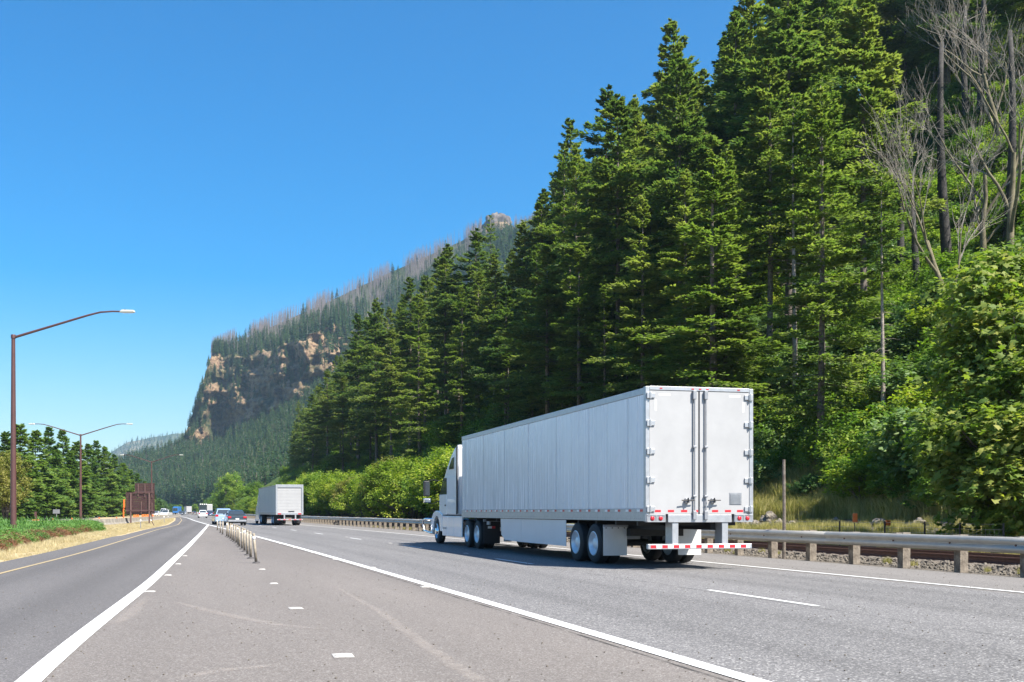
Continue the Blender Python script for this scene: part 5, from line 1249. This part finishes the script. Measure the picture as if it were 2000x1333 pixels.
for k, yv in enumerate((14.13,15.46)): MB().lathe([(.53,-.02),(.57,0),(.57,.55),(.53,.57)], (.01,yv,.5), 'x', 40).build('wheel_arch', M['chassis'], T, True) if False else None
M['cab'] = mat('cab_white', (.80,.82,.85), .25, 0, .03, 1.5, coat=.5)
cab = MB(); side = [(17.05,1.15),(17.05,3.78),(17.3,3.86),(17.75,3.74),(18.3,3.46),(18.9,3.06),(19.35,2.70),(19.62,2.52),(20.12,1.86),(20.16,1.15)]
cabo = cab.prism(side, .10, W_-.10, 'x').build('cab_body', M['cab'], T, bevel=.11, seg=3)
cabo.data.polygons.foreach_set('use_smooth', [True]*len(cabo.data.polygons))
box('sleeper_side', M['cab'], T, .07, .099, 17.25, 18.75, 1.22, 2.66, bevel=.012)
dr = box('cab_door', M['cab'], T, .065, .099, 18.77, 19.98, 1.18, 1.98, bevel=.012); box('door_handle', M['black'], dr, .045, .064, 18.86, 19.02, 1.52, 1.58)
MB().prism([(18.82,2.0),(18.82,2.60),(19.42,2.60),(19.95,2.0)], .078, .099, 'x').build('side_window', M['glass'], T)
MB().prism([(18.78,1.985),(18.78,2.64),(19.45,2.64),(20.0,1.985)], .09, .0995, 'x').build('window_frame', M['black'], T)
MB().prism([(17.72,2.95),(17.66,3.40),(17.95,3.38),(18.42,3.06),(18.42,2.95)], .082, .099, 'x').build('sleeper_window', M['glass'], T)
MB().box(.17, W_-.17, 19.66, 19.68, 2.0, 2.4).build('windscreen_inner', M['glass'], T)
MB().add([(.25,20.17,1.88),(W_-.25,20.17,1.88),(W_-.3,19.68,2.50),(.3,19.68,2.50)], [(0,1,2,3)]).build('windscreen', M['glass'], T)
for x0, x1 in ((.02,.06),(W_-.06,W_-.02)):
    f_ = box('side_fairing', M['cab'], T, x0, x1, 17.06, 17.24, 1.22, 3.74, bevel=.015); box('fairing_edge', M['black'], f_, x0-.004, x1+.004, 16.99, 17.058, 1.2, 3.80)
bw = box('sleeper_back', M['white'], T, .3, W_-.3, 17.0, 17.045, 1.3, 3.5); 
for z in (1.9, 2.45, 2.95): box('back_rib', M['white'], bw, .35, W_-.35, 16.97, 16.999, z, z+.05)
MB().tube([(.3,16.75,3.55),(.45,16.5,3.15),(.6,16.3,3.3),(.7,16.16,3.5)], .025, 6).tube([(.35,16.8,2.5),(.5,16.5,2.05),(.75,16.18,2.2)], .025, 6).build('air_hose', M['black'], T, True)
MB().tube([(.5,16.8,1.2),(.5,16.8,2.3)], .09, 12).build('exhaust', M['chrome'], T, True)
# hood, fenders, skirts, bumper
hd = MB(); hd.prism([(20.16,1.05),(20.16,1.84),(20.6,1.80),(21.2,1.68),(21.62,1.42),(21.72,1.05)], .62, W_-.62, 'x'); hood = hd.build('hood', M['cab'], T, bevel=.12, seg=3); hood.data.polygons.foreach_set('use_smooth', [True]*len(hood.data.polygons))
for xa, xb in ((.03,.60),(W_-.60,W_-.03)):
    pr = []
    for k in range(13): a_ = PI*(1.0-k/12)*1.0; pr.append((20.35-math.cos(PI-a_)*-.60 if False else 20.35+.60*math.cos(a_), .52+.60*math.sin(a_)))
    out = [(19.42,.55),(19.42,1.2),(19.8,1.30),(20.4,1.34),(20.95,1.26),(21.35,1.02),(21.45,.62),(20.97,.55)]
    inner = [(20.35+.58*math.cos(a_), .52+.60*math.sin(a_)) for a_ in np.linspace(0, PI, 13)]
    f_ = MB().prism([(19.40,.50)]+[(19.40,1.18),(19.75,1.28),(20.1,1.34),(20.55,1.34),(20.95,1.24),(21.25,1.04),(21.38,.80),(21.40,.52)]+[(a_,b2) for a_, b2 in inner], xa, xb, 'x').build('fender', M['cab'], T, bevel=.03)
for x0, x1 in ((.04,.10),(W_-.10,W_-.04)):
    for y0, y1 in ((16.3,17.55),(17.56,18.45),(18.46,19.38)): box('tank_fairing', M['cab'], T, x0, x1, y0, y1, .34, 1.13, bevel=.02)
    box('step', M['dkalu'], T, x0-.02, x1, 18.7, 19.2, .62, .68) 
MB().tube([(.12,16.9,.62),(.12,19.0,.62)], .3, 18).build('fuel_tank', M['chrome'], T, True).location = (.3, 0, 0)
box('bumper', M['cab'], T, .1, W_-.1, 21.42, 21.72, .35, .78, bevel=.06)
MB().tube([(.12,21.45,.98),(-.12,21.6,1.0),(-.16,21.9,.95),(-.16,22.0,.75),(-.12,21.9,.5),(.05,21.6,.42),(.15,21.45,.42)], .045, 10).build('bumper_guard', M['chrome'], T, True)
MB().tube([(W_+.16,21.9,.95),(W_/2,22.05,.95),(-.16,21.9,.95)], .045, 10).build('bumper_guard_bar', M['chrome'], T, True)
for sg_, x0 in ((-1, .08), (1, W_-.08)):
    mr_ = empty('wing_mirror', (0,0,0)); mr_.parent = T
    MB().tube([(x0,19.95,2.55),(x0+sg_*.25,20.1,2.6),(x0+sg_*.42,20.12,2.55)], .018, 6).tube([(x0,19.95,1.75),(x0+sg_*.25,20.1,1.62),(x0+sg_*.42,20.12,1.66)], .018, 6).build('mirror_arm', M['black'], mr_, True)
    xm = x0+sg_*.40
    MB().box(min(xm,xm+sg_*.24), max(xm,xm+sg_*.24), 20.05, 20.20, 1.92, 2.55).build('mirror_shell', M['black'], mr_, bevel=.03)
    MB().box(min(xm,xm+sg_*.2)+.02, max(xm,xm+sg_*.2), 20.04, 20.048, 1.96, 2.50).build('mirror_glass', mat('mirror_glass', (.04,.05,.06), .1, .2), mr_)
    MB().box(min(xm-.05*sg_,xm+sg_*.25), max(xm-.05*sg_,xm+sg_*.25), 20.03, 20.20, 1.66, 1.84).build('lower_mirror', M['chrome'], mr_, bevel=.04)

# ------------------------------------------------------------------ second truck, further ahead
p = G(538.5, 1027); T2 = empty('box_truck', (p.x, p.y, .012), .035, label='smaller grey white box truck with a roll up rear door, ahead in the middle lanes', cat='truck')
W2 = 2.6; L2 = 15.5
M['box2'] = mat('box_side_grey', (.50,.54,.60), .3, .1, .04, 2)
box('box_body', M['box2'], T2, 0, W2, .08, L2, 1.05, 3.80, bevel=.02)
for k in range(12): box('side_seam', M['dkalu'], T2, -.006, -.001, 1.2+k*1.22, 1.215+k*1.22, 1.25, 3.65)
box('bottom_rail', M['alu'], T2, -.02, -.001, .1, L2, 1.0, 1.22); box('top_rail', M['alu'], T2, -.02, -.001, .1, L2, 3.68, 3.80)
box('frame_post', M['alu'], T2, 0, .17, -.06, .078, 1.0, 3.84, bevel=.01); box('frame_post', M['alu'], T2, W2-.17, W2, -.06, .078, 1.0, 3.84, bevel=.01)
box('frame_header', M['alu'], T2, .172, W2-.172, -.06, .078, 3.56, 3.84, bevel=.01); box('sill', M['alu'], T2, .172, W2-.172, -.06, .078, 1.0, 1.2, bevel=.01)
d2 = empty('roll_door', (0,0,0)); d2.parent = T2
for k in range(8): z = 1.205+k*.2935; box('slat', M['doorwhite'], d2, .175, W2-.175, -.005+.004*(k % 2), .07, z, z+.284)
box('latch', M['black'], d2, 1.2, 1.75, -.05, -.006, 1.3, 1.36)
for x in (.2, 2.1): box('tail_light', M['redlamp'], T2, x, x+.3, -.075, -.061, 1.04, 1.14)
box('step_bar', M['alu'], T2, .12, W2-.05, -.1, .0, .50, .60, bevel=.01)
for k in range(5): box('red_tape', M['red'], T2, .2+k*.5, .42+k*.5, -.103, -.101, .52, .58)
for x in (.75, 1.8): box('guard_upright', M['alu'], T2, x, x+.12, -.05, .1, .6, .999)
box('chassis_rail', M['chassis'], T2, .7, 1.9, .5, L2, .75, 1.0)
for yv in (2.2, 3.4, 13.0, 14.2):
    for x0, x1, ou in ((.02,.29,-1),(.32,.58,1),(W2-.58,W2-.32,-1),(W2-.29,W2-.02,1)): wheel('wheel', x0, x1, yv, T2, .5, outer=ou)
for x in (.02, 1.98): box('mud_flap', M['black'], T2, x, x+.6, 1.45, 1.46, .2, .95)
MB().prism([(L2+.5,.9),(L2+.5,3.4),(L2+1.4,3.3),(L2+2.6,2.3),(L2+4.3,1.6),(L2+4.5,.5),(L2+.5,.5)], .1, W2-.1, 'x').build('cab', M['cab'], T2, bevel=.08)
box('side_skirt', M['cab'], T2, .0, .03, L2-.3, L2+3.2, .3, .95); wheel('wheel', .04, .32, L2+3.6, T2, .5); wheel('wheel', W2-.32, W2-.04, L2+3.6, T2, .5, outer=1)

# ------------------------------------------------------------------ cars
def carpaint(n_, c): return mat('car_paint_'+n_, c, .22, .25, .02, 3, coat=.9)
def car(name, loc, rz, kind, paint, label, W=1.8, L=4.6, H=1.45, cat='car', detail=True):
    """origin at the rear centre of the car on the ground, +y forward"""
    root = empty(name, loc, rz, label=label, cat=cat); h = W/2
    if kind == 'sedan': low = [(0,.35),(-.0,.62),(.05,.92),(.55,.98),(L*.55,.95),(L-.9,.82),(L-.1,.66),(L,.40),(L-.1,.22),(.1,.22)]; top = [(.50,.96),(1.15,H-.05),(1.6,H),(2.5,H-.01),(3.5,.93)]
    elif kind == 'suv': low = [(0,.4),(-.02,.75),(.03,1.0),(.3,1.05),(L*.6,1.02),(L-.9,.98),(L-.1,.8),(L,.45),(L-.1,.28),(.1,.28)]; top = [(.08,1.03),(.45,H-.08),(.7,H),(2.6,H-.02),(3.6,1.0)]
    else: low = [(0,.45),(0,.95),(.05,1.05),(2.0,1.05),(L*.7,1.05),(L-.9,1.0),(L-.1,.85),(L,.45),(L-.1,.3),(.1,.3)]; top = [(1.7,1.04),(1.75,H-.06),(2.0,H),(3.1,H-.02),(3.9,1.02)]
    b_ = MB().prism(low, -h, h, 'x').build('body', paint, root, bevel=.09, seg=3); b_.data.polygons.foreach_set('use_smooth', [True]*len(b_.data.polygons))
    # greenhouse, narrower at the top
    n = len(top); hb, ht = h-.07, h-.27; vs = []
    for y, z in top: w__ = hb if z < 1.04 else ht; vs += [(-w__, y, z), (w__, y, z)]
    fs = [(2*i, 2*i+2, 2*i+3, 2*i+1) for i in range(n-1)]+[tuple(2*i for i in range(n))[::-1], tuple(2*i+1 for i in range(n)), (0,1,2*n-1,2*n-2)]
    MB().add(vs, fs).build('cabin', paint, root, bevel=.05)
    def lerp(a, b2, t_): return a+(b2-a)*t_
    (y0,z0),(y1,z1) = top[0], top[1]; e = .018
    def gl(y, z, w__): return (w__, y, z)
    a0, a1 = .12, .88; dz = z1-z0; dy = y1-y0; ln = math.hypot(dz, dy); ny, nz_ = -dz/ln*e, dy/ln*e
    P0 = (lerp(y0,y1,a0)+ny, lerp(z0,z1,a0)+nz_); P1 = (lerp(y0,y1,a1)+ny, lerp(z0,z1,a1)+nz_); wa, wb = lerp(hb,ht,a0)-.1, lerp(hb,ht,a1)-.1
    MB().add([(-wa,*P0),(wa,*P0),(wb,*P1),(-wb,*P1)], [(0,1,2,3)]).build('rear_window', M['glass'], root)
    (y2,z2),(y3,z3) = top[-2], top[-1]
    dz = z3-z2; dy = y3-y2; ln = math.hypot(dz, dy); ny, nz_ = -dz/ln*e, dy/ln*e
    Q0 = (lerp(y2,y3,.1)+ny, lerp(z2,z3,.1)+nz_); Q1 = (lerp(y2,y3,.9)+ny, lerp(z2,z3,.9)+nz_)
    MB().add([(-ht+.08,*Q0),(ht-.08,*Q0),(hb-.1,*Q1),(-hb+.1,*Q1)], [(0,1,2,3)]).build('windscreen', M['glass'], root)
    for sg_ in (-1, 1):
        e2 = .012*sg_; zs = 1.06; zt = H-.10; f0, f1 = (zs-z0)/(z1-z0), (zt-z0)/(z1-z0)
        xb, xt = lerp(hb,ht,f0)*sg_+e2, lerp(hb,ht,f1)*sg_+e2
        ya, yb = lerp(y0,y1,f0)+.16, lerp(y0,y1,f1)+.2; g0, g1 = (zs-z3)/(z2-z3), (zt-z3)/(z2-z3); yc, yd = lerp(y3,y2,g1)-.2, lerp(y3,y2,g0)-.2
        ym = (yb+yc)/2
        MB().add([(xb,ya,zs),(xb,ym-.04,zs),(xt,ym-.04,zt),(xt,yb,zt)], [(0,1,2,3)]).build('side_window', M['glass'], root)
        MB().add([(xb,ym+.04,zs),(xb,yd,zs),(xt,yc,zt),(xt,ym+.04,zt)], [(0,1,2,3)]).build('side_window', M['glass'], root)
        for yv in (.85, L-.85):
            wheel('wheel', min(sg_*h, sg_*(h-.22)), max(sg_*h, sg_*(h-.22)), yv, root, .33, outer=sg_, rimc='alu', rr=.6, hubdeep=.03)
        box('tail_light', M['redlamp'], root, min(sg_*(h-.34), sg_*(h-.04)), max(sg_*(h-.34), sg_*(h-.04)), -.03, .12, .68 if kind == 'sedan' else .8, .86 if kind == 'sedan' else 1.0, bevel=.02)
        box('headlight', M['refl'], root, min(sg_*(h-.4), sg_*(h-.08)), max(sg_*(h-.4), sg_*(h-.08)), L-.12, L+.004, .6, .74, bevel=.02)
        box('wing_mirror', paint, root, min(sg_*(h+.0), sg_*(h+.16)), max(sg_*(h), sg_*(h+.16)), top[-1][0]-.55, top[-1][0]-.35, 1.0, 1.13, bevel=.03)
    box('bumper', paint if kind != 'sedan' else M['dkalu'], root, -h+.04, h-.04, -.07, .06, .34, .52, bevel=.03)
    box('number_plate', M['refl'], root, -.16, .16, -.085, -.071, .56, .68)
    return root
def cl(u, v): return G(u, v)
p = cl(463.5, 1027); car('sedan', (p.x, p.y, .01), .05, 'sedan', carpaint('charcoal', (.035,.045,.048)), 'dark charcoal sedan seen from behind next to the gore posts')
p = cl(439, 1025.6); car('sport_utility_car', (p.x-.05, p.y, .01), .05, 'suv', carpaint('silver_blue', (.30,.40,.52)), 'silver blue car half hidden behind the dark sedan', 1.8, 4.6, 1.62)
p = cl(396.5, 1012.2); car('hatchback', (p.x, p.y, .01), .03, 'suv', carpaint('white', (.72,.73,.75)), 'white car seen from behind far down the left lane', 1.8, 4.4, 1.62)
p = cl(411, 1010.0); car('sport_utility_car', (p.x, p.y, .01), .03, 'suv', carpaint('dark_blue', (.02,.03,.09)), 'dark blue car right of the far white car', 1.75, 4.6, 1.6)
p = cl(310, 1008.6); car('sedan', (p.x, p.y, .01), PI*.92, 'sedan', carpaint('oncoming_white', (.7,.72,.74)), 'white oncoming sedan behind the barrier, leftmost of the oncoming cars', 1.8, 4.6, 1.45)
p = cl(330, 1009.4); car('pickup', (p.x, p.y, .01), PI*.92, 'pickup', carpaint('oncoming_pickup', (.74,.75,.77)), 'white oncoming pickup just right of the brown sign', 1.95, 5.4, 1.8)
p = cl(323, 1006.9); car('van', (p.x, p.y, .01), PI*.92, 'suv', carpaint('van_white', (.7,.7,.72)), 'tall white van behind the white oncoming pickup', 2.1, 5.0, 2.4, cat='van')
p = cl(356, 1006.6); car('sedan', (p.x, p.y, .01), PI*.95, 'sedan', carpaint('slate', (.09,.11,.14)), 'grey car coming round the far bend below the blue truck', 1.85, 4.6, 1.5)
p = cl(362, 1005.8); car('sedan', (p.x, p.y, .01), PI*.95, 'sedan', carpaint('silver_far', (.45,.47,.5)), 'silver car following the grey one in the far bend', 1.85, 4.6, 1.5)
p = cl(381, 1005.2); car('sedan', (p.x, p.y, .01), .1, 'sedan', carpaint('dark_far', (.03,.03,.035)), 'small dark car left of the far white car', 1.85, 4.6, 1.45)
def far_truck(loc, rz, W, L, H, mbody, mcab, label, cabh=2.8, dark_back=False):
    root = empty('cargo_truck', loc, rz, label=label, cat='truck')
    box('box_body', mbody, root, -W/2, W/2, 0, L, 1.0, H, bevel=.04); box('rear_door', M['doorwhite'] if not dark_back else M['glass'], root, -W/2+.15, W/2-.15, -.03, -.002, 1.15, H-.2)
    box('chassis', M['chassis'], root, -W/2+.3, W/2-.3, .2, L+2, .6, .99); box('cab', mcab, root, -W/2+.05, W/2-.05, L+.3, L+2.3, .7, cabh, bevel=.1)
    box('windscreen', M['glass'], root, -W/2+.25, W/2-.25, L+2.301, L+2.33, 1.6, cabh-.3)
    for yv in (1.2, 2.4, L+1.6):
        for sg_ in (-1, 1): wheel('wheel', min(sg_*W/2, sg_*(W/2-.3)), max(sg_*W/2, sg_*(W/2-.3)), yv, root, .5, outer=sg_)
    for x in (-W/2+.1, W/2-.35): box('tail_light', M['redlamp'], root, x, x+.25, -.05, -.031, 1.0, 1.12)
    return root
p = cl(397.2, 1007.0); r_t = far_truck((p.x, p.y, .01), .03, 2.5, 7, 4.0, M['black'], M['black'], 'dark flat backed truck with white roof lamps behind the far white car', 2.8, True)
for x in (-1.0,-.35,.35,1.0): box('roof_lamp', M['refl'], r_t, x-.2, x+.2, -.06, -.031, 3.72, 4.02)
p = cl(408.0, 1006.4); far_truck((p.x, p.y, .01), .03, 2.6, 14, 4.1, M['white'], M['cab'], 'white trailer partly hidden right of the dark truck')
p = cl(369.3, 1004.6); far_truck((p.x, p.y, .01), .08, 2.6, 14, 4.0, mat('tan_grey_box', (.42,.38,.37), .5), M['cab'], 'pale grey trailer far away at the end of the road')
p = cl(349, 1005.2); far_truck((p.x, p.y, .01), PI*.95, 2.5, 7, 3.6, mat('blue_box', (.03,.13,.32), .4), mat('blue_cab', (.03,.14,.36), .35), 'small blue truck in the far bend of the opposite road', 3.2)

# ------------------------------------------------------------------ labels: where several still read alike, say which one by its place
_by = {}
bpy.context.view_layer.update()
for o in list(S.objects):
    if o.parent is None and o.get('category') and o.get('label'): _by.setdefault(o['label'], []).append(o)
_ow = {2: ['left one','right one'], 3: ['left one','middle one','right one'], 4: ['leftmost','second from left','third from left','rightmost']}
for lab, os_ in _by.items():
    n = len(os_)
    if n < 2: continue
    os_.sort(key=lambda o: proj(*o.location)[0])
    words = _ow.get(n) or ['leftmost']+[w_+' from left' for w_ in ('second','third','fourth','fifth','sixth','seventh','eighth','ninth','tenth','eleventh','twelfth','thirteenth','fourteenth')][:n-2]+['rightmost']
    for k, o in enumerate(os_): o['label'] = (lab+', '+words[k]) if k < len(words) else lab
